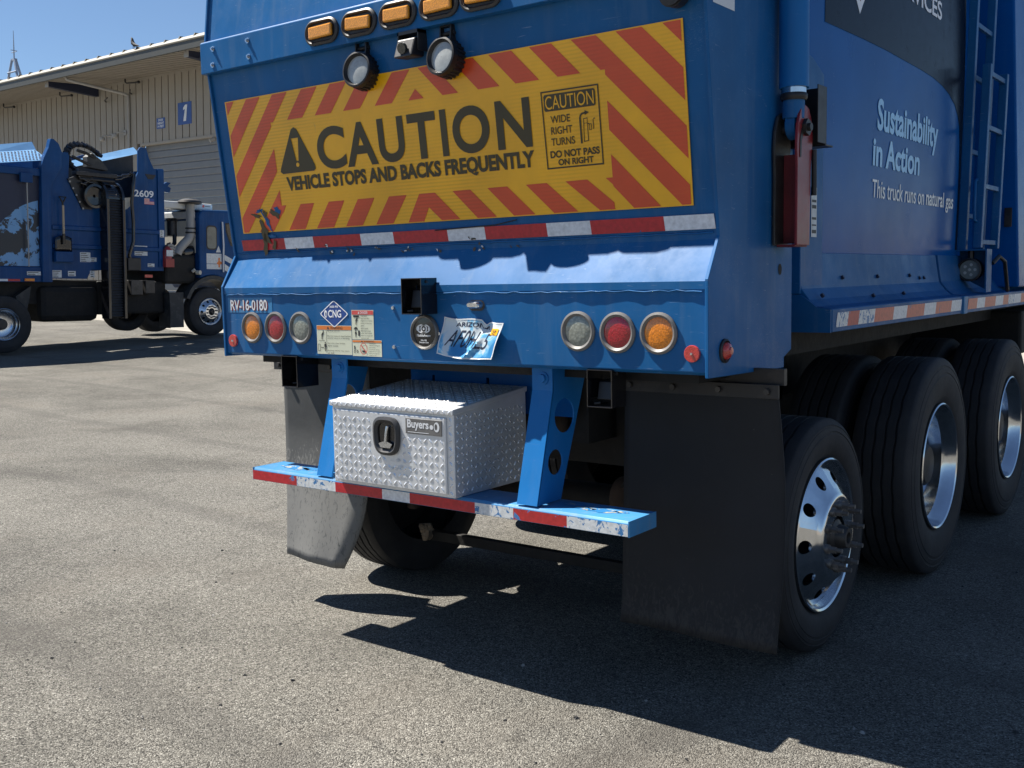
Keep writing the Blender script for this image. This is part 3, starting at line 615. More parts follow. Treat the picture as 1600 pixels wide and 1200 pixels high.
for i, x in enumerate((-.440, -.231, -.027, .178, .374)):
    e = empty('marker_light', (x, -.06, 2.578), T); o = (x, -.06, 2.578)
    mb = MB(); torus_ring(mb, stadium(x, 2.578, .190, .100), stadium(x, 2.578, .155, .068), TB, -.002, .015); mb.build('bezel', 'ring_dark', e, smooth=50, org=o)
    mb = MB(); poly(mb, stadium(x, 2.578, .158, .07), TB, .003); mb.build('backing', 'black_steel', e, org=o)
    mb = MB(); slab(mb, TB, x - .066, x + .064, 2.554, 2.602, .003, .019); ob = mb.build('lens', 'amber_marker', e, bevel=.006, org=o); ob.rotation_euler = (0, radians(random.uniform(-3, 3)), 0)
# work lamps and rear camera hanging under the beam
def work_lamp(x, z, y=-.048):
    o = (x, y, z); e = empty('rear_work_lamp', o, T)
    mb = MB(); mb.lathe([(.055, .052), (.05, .062), (.0, .068), (-.022, .069), (-.024, .062), (-.012, .056), (-.008, .052), (.055, .052)], o, 'y', 36)
    for i in range(24):
        t = 2 * pi * i / 24; mb.box(x + .066 * cos(t) - .004, x + .066 * cos(t) + .004, y + .005, y + .045, z + .066 * sin(t) - .004, z + .066 * sin(t) + .004)
    a = mb.build('housing', 'black_steel', e, smooth=35, org=o)
    mb = MB(); mb.cyl((x, y + .05, z), (x, y + .058, z), .055, 24); mb.build('back_cover', 'black_steel', e, org=o)
    mb = MB(); mb.lathe([(-.010, .0535), (-.013, .035), (-.014, .001)], o, 'y', 32); mb.build('lens', 'clear_lens', e, smooth=60, org=o)
    mb = MB()
    for s in (-1, 1): mb.box(x + s * .026 - .003, x + s * .026 + .003, y + .0, y + .03, z + .055, z + .115)
    mb.box(x - .029, x + .029, y - .0, y + .09, z + .112, z + .118); mb.cyl((x - .034, y + .015, z + .09), (x + .034, y + .015, z + .09), .008, 10)
    mb.build('bracket', 'black_steel', e, org=o)
    e.rotation_euler = (radians(-6), 0, radians(4 if x < 0 else -3))
work_lamp(-.252, 2.404); work_lamp(.182, 2.394)
o = (.02, -.065, 2.455); e = empty('rear_camera', o, T); DC = Vector((-.068, .065, .015))
mb = MB(); mb.hexa([(.045, -.165, 2.395), (.135, -.165, 2.395), (.135, -.09, 2.40), (.045, -.09, 2.40), (.045, -.14, 2.465), (.135, -.14, 2.465), (.135, -.09, 2.47), (.045, -.09, 2.47)]); mb.build('housing', 'black_steel', e, bevel=.006, org=Vector(o) - DC)
mb = MB(); mb.cyl((.09, -.168, 2.425), (.09, -.155, 2.428), .02, 20); mb.build('lens', 'glass_dark', e, org=Vector(o) - DC)
mb = MB(); mb.box(.038, .043, -.13, -.08, 2.42, 2.496); mb.box(.137, .142, -.13, -.08, 2.42, 2.496); mb.box(.038, .142, -.13, -.08, 2.484, 2.496); mb.build('bracket', 'steel_dark', e, org=Vector(o) - DC)
mb = MB(); mb.cyl((1.13, -.075, 2.455), (1.13, -.03, 2.46), .045, 20); mb.cyl((1.13, -.083, 2.454), (1.13, -.075, 2.455), .040, 20); mb.box(1.11, 1.15, -.06, -.02, 2.49, 2.515); mb.build('corner_lamp', 'black_steel', T, smooth=35)

# ---- caution sign
mb = MB(); slab(mb, SP, -1.136, 1.136, 0, .5817, -.0005, .0022); SIGN = mb.build('caution_sign', 'sign_yellow', T)
def clip(pts, a0, a1, b0, b1):
    def cut(ps, f):
        out = []
        for i, p in enumerate(ps):
            q = ps[(i + 1) % len(ps)]; fp, fq = f(p), f(q)
            if fp >= 0: out.append(p)
            if fp * fq < 0:
                t = fp / (fp - fq); out.append((p[0] + (q[0] - p[0]) * t, p[1] + (q[1] - p[1]) * t))
        return out
    for f in (lambda p: p[0] - a0, lambda p: a1 - p[0], lambda p: p[1] - b0, lambda p: b1 - p[1]):
        if len(pts) < 3: return []
        pts = cut(pts, f)
    return pts if len(pts) > 2 else []
mb = MB(); OF = .0034
def stripes(ts, sl, region):
    for a, b in ts:
        q = clip([(a, 0), (b, 0), (b + sl * .6, .6), (a + sl * .6, .6)], *region)
        if q: poly(mb, q, SP, OF)
IN = (-.85, .84, .117, .471); E0, E1 = -1.127, 1.129
Lr = [(-1.3, -1.07), (-.985, -.894), (-.813, -.72), (-.63, -.535), (-.458, -.362), (-.29, -.195), (-.112, -.02), (.05, .14)]
Rr = [(1.061, 1.35), (.887, .985), (.71, .81), (.536, .629), (.355, .458), (.185, .283)]
stripes(Lr, -.97, (E0, IN[0], .004, .578)); stripes(Rr, .97, (IN[1], E1, .004, .578))
stripes(Lr[:7], -.97, (IN[0], 0, .004, .117)); stripes(Rr[1:] + [(.014, .09)], .97, (0, IN[1], .004, .117))
poly(mb, [(-.046, .117), (.033, .117), (-.006, .078)], SP, OF)
for a, b, c, d in ((-.90, -.82, -.99, -.91), (-.728, -.643, -.822, -.717), (-.553, -.46, -.645, -.54), (-.381, -.286, -.468, -.37), (-.205, -.109, -.293, -.198), (.127, .214, .238, .329), (.297, .389, .409, .505), (.474, .566, .588, .69), (.646, .737, .780, .868), (.812, .90, .935, 1.02)):
    q = clip([(a, .471), (b, .471), (d, .578), (c, .578)], IN[0], IN[1], .471, .578)
    if q: poly(mb, q, SP, OF)
poly(mb, [(-.043, .471), (0, .471), (0, .525), (-.032, .578), (-.115, .578)], SP, OF); poly(mb, [(0, .471), (.038, .471), (.152, .578), (.06, .578), (0, .525)], SP, OF)
mb.build('hazard_stripe', 'sign_red', SIGN)
mb = MB(); OL = .0042
for ch, a, b in (('C', -.582, -.415), ('A', -.412, -.238), ('U', -.227, -.088), ('T', -.066, .078), ('I', .101, .132), ('O', .158, .334), ('N', .366, .521)):
    text(mb, ch, SG, a, b, -.340, -.168, OL, .028)
text(mb, 'VEHICLE STOPS AND BACKS FREQUENTLY', SG, -.797, .524, -.422, -.352, OL, .045)
# warning triangle with a yellow exclamation mark
tri = [(-.711, .150), (-.693, .160), (-.608, .312), (-.604, .330), (-.617, .338), (-.812, .338), (-.826, .328), (-.820, .312), (-.729, .160)]
ex = [(-.735, .195), (-.690, .195), (-.704, .290), (-.718, .290)]
ring_poly(mb, [tri[0], tri[2], tri[5], tri[7]], [(-.690, .195), (-.704, .290), (-.718, .290), (-.735, .195)], SP, OL)
poly(mb, [tri[0], tri[1], tri[2]], SP, OL); poly(mb, [tri[2], tri[3], tri[4], tri[5]], SP, OL); poly(mb, [tri[5], tri[6], tri[7]], SP, OL); poly(mb, [tri[7], tri[8], tri[0]], SP, OL)
# small wide-turn notice
ro = [(.572, .159), (.810, .159), (.810, .425), (.575, .425)]; ri = [(.577, .164), (.805, .164), (.805, .420), (.580, .420)]
ring_poly(mb, ro, ri, SP, OL); poly(mb, [(.588, .171), (.790, .171), (.795, .177), (.795, .222), (.790, .228), (.588, .228), (.583, .222), (.583, .177)], SP, OL)
text(mb, 'WIDE', SG, .606, .687, -.270, -.244, OL, .01); text(mb, 'RIGHT', SG, .604, .693, -.308, -.282, OL, .01); text(mb, 'TURNS', SG, .601, .700, -.346, -.320, OL, .01)
text(mb, 'DO NOT PASS', SG, .593, .797, -.388, -.363, OL, .03); text(mb, 'ON RIGHT', SG, .624, .770, -.415, -.393, OL, .03)
mb.add([SP(*p, OL) for p in [(.724, .348), (.731, .348), (.731, .262), (.724, .262), (.728, .252), (.733, .256), (.736, .246), (.739, .252), (.752, .244), (.752, .250)]], [(0, 1, 2, 3), (3, 2, 5, 4), (4, 5, 7, 6), (6, 7, 9, 8)])
poly(mb, [(.748, .239), (.766, .247), (.748, .255)], SP, OL)
ring_poly(mb, [(.740, .266), (.757, .264), (.757, .342), (.737, .344)], [(.742, .268), (.755, .267), (.754, .340), (.740, .341)], SP, OL); rect(mb, SP, .742, .755, .281, .283, OL)
ring_poly(mb, [(.762, .286), (.772, .285), (.772, .306), (.762, .307)], [(.764, .288), (.770, .287), (.770, .304), (.764, .305)], SP, OL); rect(mb, SP, .756, .764, .283, .286, OL)
rect(mb, SP, .778, .781, .272, .304, OL); rect(mb, SP, .781, .788, .268, .271, OL)
mb.build('lettering', 'ink_brown', SIGN)
mb = MB(); text(mb, 'CAUTION', SG, .589, .789, -.222, -.177, OL + .0008, .0)
mb.add([SP(*p, OL + .0008) for p in oval((-.711, .306), .010, .009, 12)], [tuple(range(12))])
mb.build('lettering_yellow', 'sign_yellow', SIGN)
# scraped and torn sheeting in the lower left corner and along the bottom edge
def blot(cx, cz, rx, rz, n=14, jag=.5, tilt=0):
    out = []
    for i in range(n):
        t = 2 * pi * i / n; r = 1 + random.uniform(-jag, jag); x, y = rx * r * cos(t), rz * r * sin(t)
        out.append((cx + x * cos(tilt) - y * sin(tilt), cz + x * sin(tilt) + y * cos(tilt)))
    return out
mb = MB()
for cx, cv, a, b, tl, mi in ((-.985, .585, .022, .055, -.35, 0), (-.955, .54, .012, .05, -.6, 1), (-.99, .635, .014, .04, .1, 0), (-.90, .505, .035, .012, .5, 0), (-.88, .49, .022, .014, .2, 1), (-1.03, .505, .035, .008, .2, 0), (-1.0, .485, .02, .008, -.2, 1), (-.93, .64, .012, .025, .4, 0), (-.94, .60, .02, .01, 0, 1), (-.965, .50, .012, .012, 0, 0)):
    poly(mb, blot(cx, cv, a, b, tilt=tl), SP, .0058 - .0003 * mi, mi)
mb.build('torn_scrap', ['ink_brown', 'blue'], SIGN)
mb = MB(); mb.tube([SP(.02 + .05 * i, .615 - .0012 * i + (.012 * (i > 6) * (6 - i) / 2), .006) for i in range(9)], .0022, 6); mb.build('hanging_thread', 'black_steel', SIGN, smooth=60)
# reflective tape below the sign
TZ0, TZ1 = .660, .612
mb = MB(); cuts = (-1.158, -.867, -.683, -.396, -.21, .077, .262, .546, .733, 1.023, 1.206)
for i, (a, b) in enumerate(zip(cuts, cuts[1:])): poly(mb, [(a + .004, TZ0), (b + .004, TZ0), (b, TZ1), (a, TZ1)], SP, .0012, i % 2)
mb.build('rear_tape', ['tape_red', 'tape_white'], T)
# scrapes where paint has come off, above the ledge
mb = MB()
for cx, cv in ((-.80, .655), (-.60, .655), (-.56, .675), (-.47, .672), (-.44, .685), (-.30, .675), (-.16, .69), (-.12, .675), (.02, .70), (.20, .66), (.23, .685), (.225, .705), (.40, .70)):
    for k in range(3): poly(mb, blot(cx + random.uniform(-.02, .02), cv + random.uniform(-.012, .012), random.uniform(.003, .012), random.uniform(.002, .006), 9, .6, random.uniform(-1, 1)), SP, .0022 + .0002 * k, k % 2)
mb.build('paint_scrapes', ['steel_dark', 'sticker_white'], T, kind='stuff')

# ---- bumper face: lamps
def round_lamp(x, z, lensmat, r=.070, chipped=False):
    o = (x, 0, z); e = empty('tail_lamp', o, T)
    N = 36; out = oval((x, z), r, r, N); inn = oval((x, z), r * .76, r * .76, N)
    mb = MB(); torus_ring(mb, out, inn, BP, -.002, .010)
    ob = mb.build('bezel', 'ring_grey', e, smooth=50, org=o)
    mb = MB(); mb.lathe([(-.001, r * .80), (-.004, r * .70), (-.006, r * .4), (-.0065, .0005)], o, 'y', 32); mb.build('lens', lensmat, e, smooth=60, org=o)
for x, z, lm in ((-1.025, 1.388, 'amber'), (-.866, 1.390, 'red_lens'), (-.704, 1.391, 'white_lens'), (.723, 1.399, 'white_lens'), (.883, 1.397, 'red_lens'), (1.041, 1.397, 'amber')):
    round_lamp(x, z, lm)
def reflector(P, a, b, r=.028):
    o = P(a, b, 0); e = empty('reflector', o, T)
    mb = MB(); mb.cyl(P(a, b, -.001), P(a, b, .010), r, 24); mb.build('disc', 'red_reflector', e, bevel=.002, org=o)
    mb = MB(); mb.cyl(P(a, b, .010), P(a, b, .014), r * .2, 10, r * .14); mb.build('rivet', 'chrome', e, org=o)
reflector(BP, -1.159, 1.327); reflector(BP, 1.165, 1.333)
sp = XP(HW + .004); o = sp(.107, 1.337); e = empty('side_marker_lamp', o, T)
mb = MB(); torus_ring(mb, oval((.107, 1.337), .040, .040), oval((.107, 1.337), .028, .028), sp, -.001, .010); mb.build('grommet', 'black_steel', e, smooth=50, org=o)
mb = MB(); mb.lathe([(.0, .029), (.012, .028), (.02, .022), (.022, .014), (.027, .012), (.028, .001)], o, 'x', 28); mb.build('lens', 'red_reflector', e, smooth=50, org=o)
# alarm disc
o = (.012, 0, 1.384); e = empty('alarm_disc', o, T)
mb = MB(); torus_ring(mb, oval((.012, 1.384), .071, .068, 36), oval((.012, 1.384), .058, .056, 36), BP, -.001, .016); mb.build('bezel', 'ring_grey', e, smooth=50, org=o)
mb = MB(); mb.lathe([(-.006, .0585), (-.008, .03), (-.0085, .0005)], o, 'y', 32); mb.build('cover', 'black_gloss', e, smooth=60, org=o)
mb = MB(); f = lambda a, b, off=0: (a, -off, b); of = .0098
ring_poly(mb, oval((.010, 1.398), .036, .018), oval((.011, 1.398), .030, .013), f, of); ring_poly(mb, oval((.012, 1.398), .017, .018), oval((.012, 1.398), .011, .012), f, of); poly(mb, oval((.012, 1.398), .005, .005, 12), f, of)
for s in (-1, 1): rect(mb, f, .012 + s * .026 - .004, .012 + s * .026 + .004, 1.392, 1.404, of)
text(mb, 'MobileAware', f, -.024, .046, 1.367, 1.377, of, .02); text(mb, 'MA-105', f, -.004, .026, 1.350, 1.356, of, .02); text(mb, 'Detection Zone', f, -.012, .036, 1.342, 1.348, of, .02)
mb.build('logo', 'white_text', e, org=o)
for x, z in ((-.155, 1.478), (-.155, 1.322), (-.055, 1.384), (.085, 1.380)):
    mb = MB(); mb.cyl(BP(x, z, -.001), BP(x, z, .007), .009, 10, .007); mb.build('bolt', 'alu_wheel', T, smooth=40)
# box-shaped proximity sensors
def sensor_box(x0, x1, z0, z1, y0, y1):
    o = (x0, y0, z0); e = empty('sensor_box', o, T); t = .004
    mb = MB(); mb.box(x0, x0 + t, y0, y1, z0, z1); mb.box(x1 - t, x1, y0, y1, z0, z1); mb.box(x0 + t, x1 - t, y0, y1, z0, z0 + t); mb.box(x0 + t, x1 - t, y0, y1, z1 - t, z1); mb.box(x0 + t, x1 - t, y1 - t, y1, z0 + t, z1 - t)
    mb.build('guard', 'black_gloss', e, bevel=.0012, org=o)
    h = z1 - z0; mb = MB(); mb.hexa([(x0 + .02, y1 - .06, z0 + .025), (x1 - .012, y1 - .06, z0 + .025), (x1 - .012, y1 - t, z0 + .025), (x0 + .02, y1 - t, z0 + .025), (x0 + .02, y1 - .045, z1 - .045), (x1 - .012, y1 - .045, z1 - .045), (x1 - .012, y1 - t, z1 - .04), (x0 + .02, y1 - t, z1 - .04)])
    mb.build('sensor', 'black_steel', e, bevel=.003, org=o)
    mb = MB(); mb.cyl((x0 + .022, y1 - .08, z0 + .012), (x0 + .04, y1 - .07, z0 + .014), .004, 8); mb.build('screw', 'steel_dark', e, org=o)
    mb = MB(); mb.cyl((x1, y0 + .03, z1 - .014), (x1 + .004, y0 + .03, z1 - .014), .006, 8); mb.build('screw', 'steel_dark', e, org=o)
sensor_box(-.026, .078, 1.456, 1.594, -.092, -.001)
sensor_box(.758, .860, 1.136, 1.268, -.004, .09)
sensor_box(-.838, -.737, 1.131, 1.268, -.004, .12)
# licence plate lamp
o = (.272, 0, 1.490); e = empty('plate_lamp', o, T)
mb = MB(); poly(mb, stadium(.272, 1.488, .078, .040), BP, .002); mb.build('gasket', 'ring_dark', e, org=o)
mb = MB(); out = stadium(.272, 1.490, .066, .030); n = len(out); mb.add([BP(a, b, .002) for a, b in out] + [BP(.272 + (a - .272) * .9, 1.49 + (b - 1.49) * .8, .022) for a, b in out] + [BP(.272 + (a - .272) * .75, 1.49 + (b - 1.49) * .5, .03) for a, b in out], [(i, (i + 1) % n, n + (i + 1) % n, n + i) for i in range(n)] + [(n + i, n + (i + 1) % n, 2 * n + (i + 1) % n, 2 * n + i) for i in range(n)] + [tuple(range(2 * n, 3 * n))]); mb.build('hood', 'chrome', e, smooth=50, org=o)
# crumpled licence plate
def plate_pt(u, v, off=0):
    """u 0..1 to the right, v 0..1 upward: bent outward at its lower edge and dented on the right"""
    x = (.113 + .254 * u) * (1 - v) + (.121 + .284 * u) * v; z = (1.308 - .016 * u - .008 * sin(pi * u)) * (1 - v) + (1.446 - .020 * u - .004 * sin(u * 9)) * v
    d = .010 + .042 * (1 - v) ** 1.4 + .012 * sin(u * 5 + v * 4) * (1 - v) + .02 * max(0, 1 - abs(u - .72) / .16) * max(0, 1 - abs(v - .95) / .5) * -1 + .016 * max(0, 1 - abs(u - .62 - .3 * (v - .3)) / .08) * (1 - v) - .006 * abs(sin(u * 16 + v * 9)) * max(0, .45 - v)
    if u > .66 and v > .8: z -= .016 * max(0, 1 - abs(u - .70) / .07)
    return (x, -max(.003, d) - off, z)
mb = MB(); mb.sheet(lambda u, v: plate_pt(u, v), 36, 18); PL = mb.build('licence_plate', 'plate_print', T, smooth=25, solid=.0014)
mb = MB(); PP = lambda a, b, off=0: plate_pt(a, b, off + .0016)
text(mb, 'AF0HL5', PP, .15, .84, .26, .70, .0, .0, slant=.16); text(mb, 'ARIZONA', PP, .22, .80, .79, .91, .0, .02)
mb.build('plate_lettering', 'navy', PL)
mb = MB()
for a in range(24):
    u0, u1 = a / 24, (a + 1) / 24
    for v0, v1 in ((0, .03), (.965, 1)): mb.add([PP(u0, v0), PP(u1, v0), PP(u1, v1), PP(u0, v1)], [(0, 1, 2, 3)])
for b in range(12):
    for u0, u1 in ((0, .018), (.982, 1)): mb.add([PP(u0, .03 + b * .078), PP(u1, .03 + b * .078), PP(u1, .03 + (b + 1) * .078), PP(u0, .03 + (b + 1) * .078)], [(0, 1, 2, 3)])
mb.build('plate_border', 'white', PL)
mb = MB(); rect(mb, PP, .84, .96, .66, .84, .001); mb.build('year_sticker', 'sign_yellow', PL); mb = MB(); text(mb, '27', PP, .87, .93, .69, .80, .0018, .03); mb.build('year_lettering', 'ink', PL)
# fleet number
mb = MB(); rect(mb, BP, -1.19, -.885, 1.455, 1.522, .0009); mb.build('number_patch', 'blue_worn', T)
mb = MB(); text(mb, 'RV-16-0180', BP, -1.166, -.912, 1.462, 1.510, .0018, .035); mb.build('number_shadow', 'red_paint', T)
mb = MB(); text(mb, 'RV-16-0180', BP, -1.170, -.918, 1.465, 1.513, .0026, .015); mb.build('fleet_number', 'white', T)
# gas diamond
c = (-.495, 1.452); dm = lambda w_, h_: [(c[0] - w_, c[1]), (c[0] - w_ * .93, c[1] - h_ * .12), (c[0] - w_ * .1, c[1] - h_ * .95), (c[0], c[1] - h_), (c[0] + w_ * .1, c[1] - h_ * .95), (c[0] + w_ * .93, c[1] - h_ * .12), (c[0] + w_, c[1]), (c[0] + w_ * .93, c[1] + h_ * .12), (c[0] + w_ * .1, c[1] + h_ * .95), (c[0], c[1] + h_), (c[0] - w_ * .1, c[1] + h_ * .95), (c[0] - w_ * .93, c[1] + h_ * .12)]
mb = MB(); poly(mb, dm(.083, .055), BP, .001); D_ = mb.build('gas_diamond', 'sign_blue', T)
mb = MB(); ring_poly(mb, dm(.083, .055), dm(.0765, .0505), BP, .0018); text(mb, 'CNG', BP, -.530, -.452, 1.437, 1.469, .0018, .02); text(mb, '3600 PSI', BP, -.520, -.470, 1.478, 1.487, .0018, .02)
ring_poly(mb, oval((-.545, 1.452), .009, .016, 16), oval((-.543, 1.450), .004, .010, 16), BP, .0018); mb.build('gas_lettering', 'white_text', D_)
# warning stickers
def sticker(name, x0, x1, z0, z1, head, headmat, title, tcol, lines, split, extra=None):
    mb = MB(); rect(mb, BP, x0, x1, z0, z1, .001); s = mb.build(name, 'sticker', T)
    mb = MB(); rect(mb, BP, x0 + .002, x1 - .002, z1 - head, z1 - .002, .0016); mb.build('header', headmat, s)
    xm = (x0 + x1) / 2; wd = x1 - x0
    mb = MB(); text(mb, title, BP, xm - wd * .10, xm + wd * .25, z1 - head * .82, z1 - head * .25, .0022, .01); poly(mb, [(xm - wd * .2, z1 - head * .8), (xm - wd * .13, z1 - head * .8), (xm - wd * .165, z1 - head * .25)], BP, .0022); mb.build('title', tcol, s)
    mb = MB(); H = z1 - head - z0; xs = x0 + wd * split; n = len(lines)
    for i, t in enumerate(lines):
        if not t: continue
        h = H / n; zb = z1 - head - h * (i + .82); ln = min(1, len(t) / max(len(q) for q in lines)); text(mb, t, BP, xs, xs + (x1 - .006 - xs) * ln, zb, zb + h * .62, .0018, .0)
    if extra: extra(mb, x0, x1, z0, z1)
    mb.build('small_print', 'ink', s)
def man(mb, x, z, h, lean=0):
    poly(mb, oval((x + lean, z + h * .9), h * .085, h * .09, 10), BP, .0018); poly(mb, [(x - h * .1, z + h * .42), (x + h * .1, z + h * .42), (x + h * .12 + lean, z + h * .78), (x - h * .12 + lean, z + h * .78)], BP, .0018)
    for s in (-1, 1): poly(mb, [(x + s * h * .02, z + h * .42), (x + s * h * .1, z + h * .42), (x + s * h * .09, z), (x + s * h * .03, z)], BP, .0018); poly(mb, [(x + s * h * .13 + lean, z + h * .76), (x + s * h * .19, z + h * .45), (x + s * h * .15, z + h * .44), (x + s * h * .1 + lean, z + h * .7)], BP, .0018)
def ex1(mb, x0, x1, z0, z1):
    man(mb, x0 + .05, z0 + .012, .040); man(mb, x0 + .032, z0 + .062, .038, .008); rect(mb, BP, x0 + .012, x0 + .048, z0 + .056, z0 + .0575, .0018); rect(mb, BP, x0 + .058, x0 + .0595, z0 + .006, z1 - .02, .0018); ring_poly(mb, [(x0 + .006, z0 + .012), (x0 + .02, z0 + .012), (x0 + .02, z0 + .042), (x0 + .006, z0 + .042)], [(x0 + .008, z0 + .014), (x0 + .018, z0 + .014), (x0 + .018, z0 + .04), (x0 + .008, z0 + .04)], BP, .0018); rect(mb, BP, x0 + .024, x0 + .042, z0 + .026, z0 + .029, .0018)
sticker('backing_sticker', -.604, -.395, 1.283, 1.404, .018, 'orange', 'WARNING', 'ink', ['Backing hazard.', '', 'Do not cross or stand behind', 'vehicle when it is backing.', '', 'Stay away when backup', 'alarm sounds.', '', 'Backing vehicle may injure', 'or kill.'], .31, ex1)
def ex2(mb, x0, x1, z0, z1):
    man(mb, x0 + .026, z0 + .060, .034, .006); rect(mb, BP, x0 + .010, x0 + .044, z1 - .030, z1 - .022, .0018); man(mb, x0 + .022, z0 + .008, .030); rect(mb, BP, x0 + .036, x0 + .046, z0 + .014, z0 + .036, .0018); poly(mb, [(x0 + .010, z0 + .040), (x0 + .036, z0 + .040), (x0 + .030, z0 + .050), (x0 + .018, z0 + .050)], BP, .0018)
sticker('danger_sticker', -.392, -.266, 1.349, 1.469, .019, 'danger_red', 'DANGER', 'white', ['Crush hazard.', 'Stand clear when:', '  tailgate is in motion', '  raising or lowering', '  gate', '  alarm sounds', 'Never stand or work', 'under raised tailgate', 'Failure to comply will', 'injure or kill.'], .42, ex2)
def ex3(mb, x0, x1, z0, z1):
    rect(mb, BP, x0 + .008, x0 + .034, z0 + .024, z0 + .0255, .0018); ring_poly(mb, oval((x0 + .013, z0 + .018), .005, .005, 12), oval((x0 + .013, z0 + .018), .003, .003, 12), BP, .0018); ring_poly(mb, oval((x0 + .029, z0 + .018), .005, .005, 12), oval((x0 + .029, z0 + .018), .003, .003, 12), BP, .0018); rect(mb, BP, x0 + .010, x0 + .017, z0 + .028, z0 + .042, .0018); rect(mb, BP, x0 + .056, x0 + .076, z0 + .016, z0 + .024, .0018)
sticker('towing_sticker', -.392, -.225, 1.280, 1.347, .010, 'orange', 'WARNING', 'ink', ['Towing hazard.', '  Vehicle not designed', '  for towing.', '  Do not tow vehicles,', '  equipment or trailers.', 'Failure to comply may', 'injure or kill.'], .58, ex3)
mb = MB(); ring_poly(mb, oval((-.327, 1.311), .021, .024), oval((-.327, 1.311), .0185, .0215), BP, .0024); poly(mb, [(-.343, 1.324), (-.340, 1.327), (-.311, 1.298), (-.314, 1.295)], BP, .0024); mb.build('prohibition_ring', 'danger_red', T)
# data sticker on the side plate, top
mb = MB(); rect(mb, XP(HW + .0045), .02, .175, 2.428, 2.56, .0008); mb.build('data_sticker', 'white', T)

# ---- hydraulic cylinder, red latch, side box
e = empty('tailgate_cylinder', (1.272, .53, 2.2), T); o = (1.272, .53, 2.2)
mb = MB(); mb.cyl((1.282, .53, 2.225), (1.268, .545, 3.7), .051, 32); mb.build('barrel', 'blue_strut', e, smooth=40, org=o)
mb = MB(); mb.cyl((1.282, .53, 2.205), (1.282, .53, 2.226), .043, 24); mb.build('gland', 'chrome', e, smooth=40, org=o)
mb = MB(); mb.lathe([(0, .042), (.008, .047), (.020, .047), (.026, .042)], (1.282, .53, 2.182), 'z', 24); mb.build('seal', 'black_steel', e, smooth=40, org=o)
mb = MB(); mb.cyl((1.280, .53, 2.12), (1.282, .53, 2.186), .038, 24); mb.cyl((1.262, .545, 2.10), (1.298, .545, 2.10), .050, 24); mb.build('rod_eye', 'blue', e, smooth=40, bevel=.003, org=o)
mb = MB(); mb.box(1.222, 1.262, .48, .60, 3.0, 3.12); mb.build('mount_bracket', 'blue', e, bevel=.004, org=o)
o = (1.27, .53, 1.68); e = empty('tailgate_latch', o, T)
pl = [(.485, 1.683), (.60, 1.683), (.607, 1.95), (.622, 2.06), (.612, 2.12), (.585, 2.158), (.550, 2.168), (.512, 2.150), (.488, 2.10), (.480, 2.03), (.486, 1.95)]
for x0, x1, dy, mt in ((1.306, 1.316, 0, 'red_paint'), (1.230, 1.240, -.012, 'steel_dark')):
    mb = MB(); mb.prism([(p + dy, q - (.02 if x0 < 1.25 else 0) * (q > 1.9)) for p, q in pl], 'x', x0, x1); mb.build('arm_plate', mt, e, bevel=.002, org=o)
mb = MB(); mb.box(1.240, 1.306, .548, .556, 1.69, 2.0); mb.box(1.240, 1.306, .49, .60, 1.678, 1.686); mb.build('arm_web', 'red_grimy', e, org=o)
mb = MB(); mb.cyl((1.226, .548, 2.09), (1.322, .548, 2.09), .022, 16); mb.cyl((1.316, .548, 2.09), (1.330, .548, 2.09), .030, 6); mb.cyl((1.330, .548, 2.09), (1.340, .548, 2.09), .014, 10); mb.build('pivot_bolt', 'black_steel', e, smooth=35, org=o)
mb = MB(); mb.prism([(.500, 1.985), (.512, 1.985), (.515, 2.04), (.528, 2.062), (.535, 2.085), (.515, 2.085), (.502, 2.05)], 'x', 1.3162, 1.3185); mb.build('slot', 'black_steel', e, org=o)
mb = MB(); mb.tube([(1.32, .625, 2.02), (1.32, .628, 1.86)], .010, 8); mb.build('latch_bar', 'black_steel', e, smooth=60, org=o)
mb = MB(); mb.cyl((1.296, .547, 1.72), (1.296, .538, 1.72), .008, 10); mb.build('screw', 'chrome', e, org=o)
e = empty('side_sensor_box', (1.24, .78, 2.05), T); o = (1.24, .78, 2.05)
mb = MB(); mb.box(1.20, 1.335, .70, .704, 2.045, 2.245); mb.box(1.331, 1.335, .62, .70, 2.045, 2.245); mb.box(1.20, 1.331, .704, .78, 2.04, 2.046); mb.build('guard', 'black_steel', e, bevel=.001, org=o)
mb = MB(); rect(mb, XP(1.124), 1.105, 1.165, 1.73, 1.93, .0012); s = mb.build('tall_sticker', 'sticker_white', T)
mb = MB()
for z in (1.745, 1.775, 1.80, 1.845, 1.87, 1.90): rect(mb, XP(1.124), 1.112, 1.158, z, z + random.choice((.006, .010, .014)), .002)
mb.build('small_print', 'ink', s)
# rusty seam between tailgate and frame
mb = MB(); mb.tube([(1.205, .612, z) for z in [1.26 + .1 * i for i in range(14)]], [.006 + .004 * random.random() for i in range(14)], 6); mb.build('seal_strip', 'rust', T, smooth=60)
mb = MB(); poly(mb, oval((.555, 1.60), .016, .020), XP(HW + .0045), .0008); mb.build('plug', 'under_black', T)

# ---- under the tailgate
mb = MB(); mb.box(-1.12, 1.12, .13, .60, 1.222, 1.262); mb.build('floor_plate', 'under_black', T)
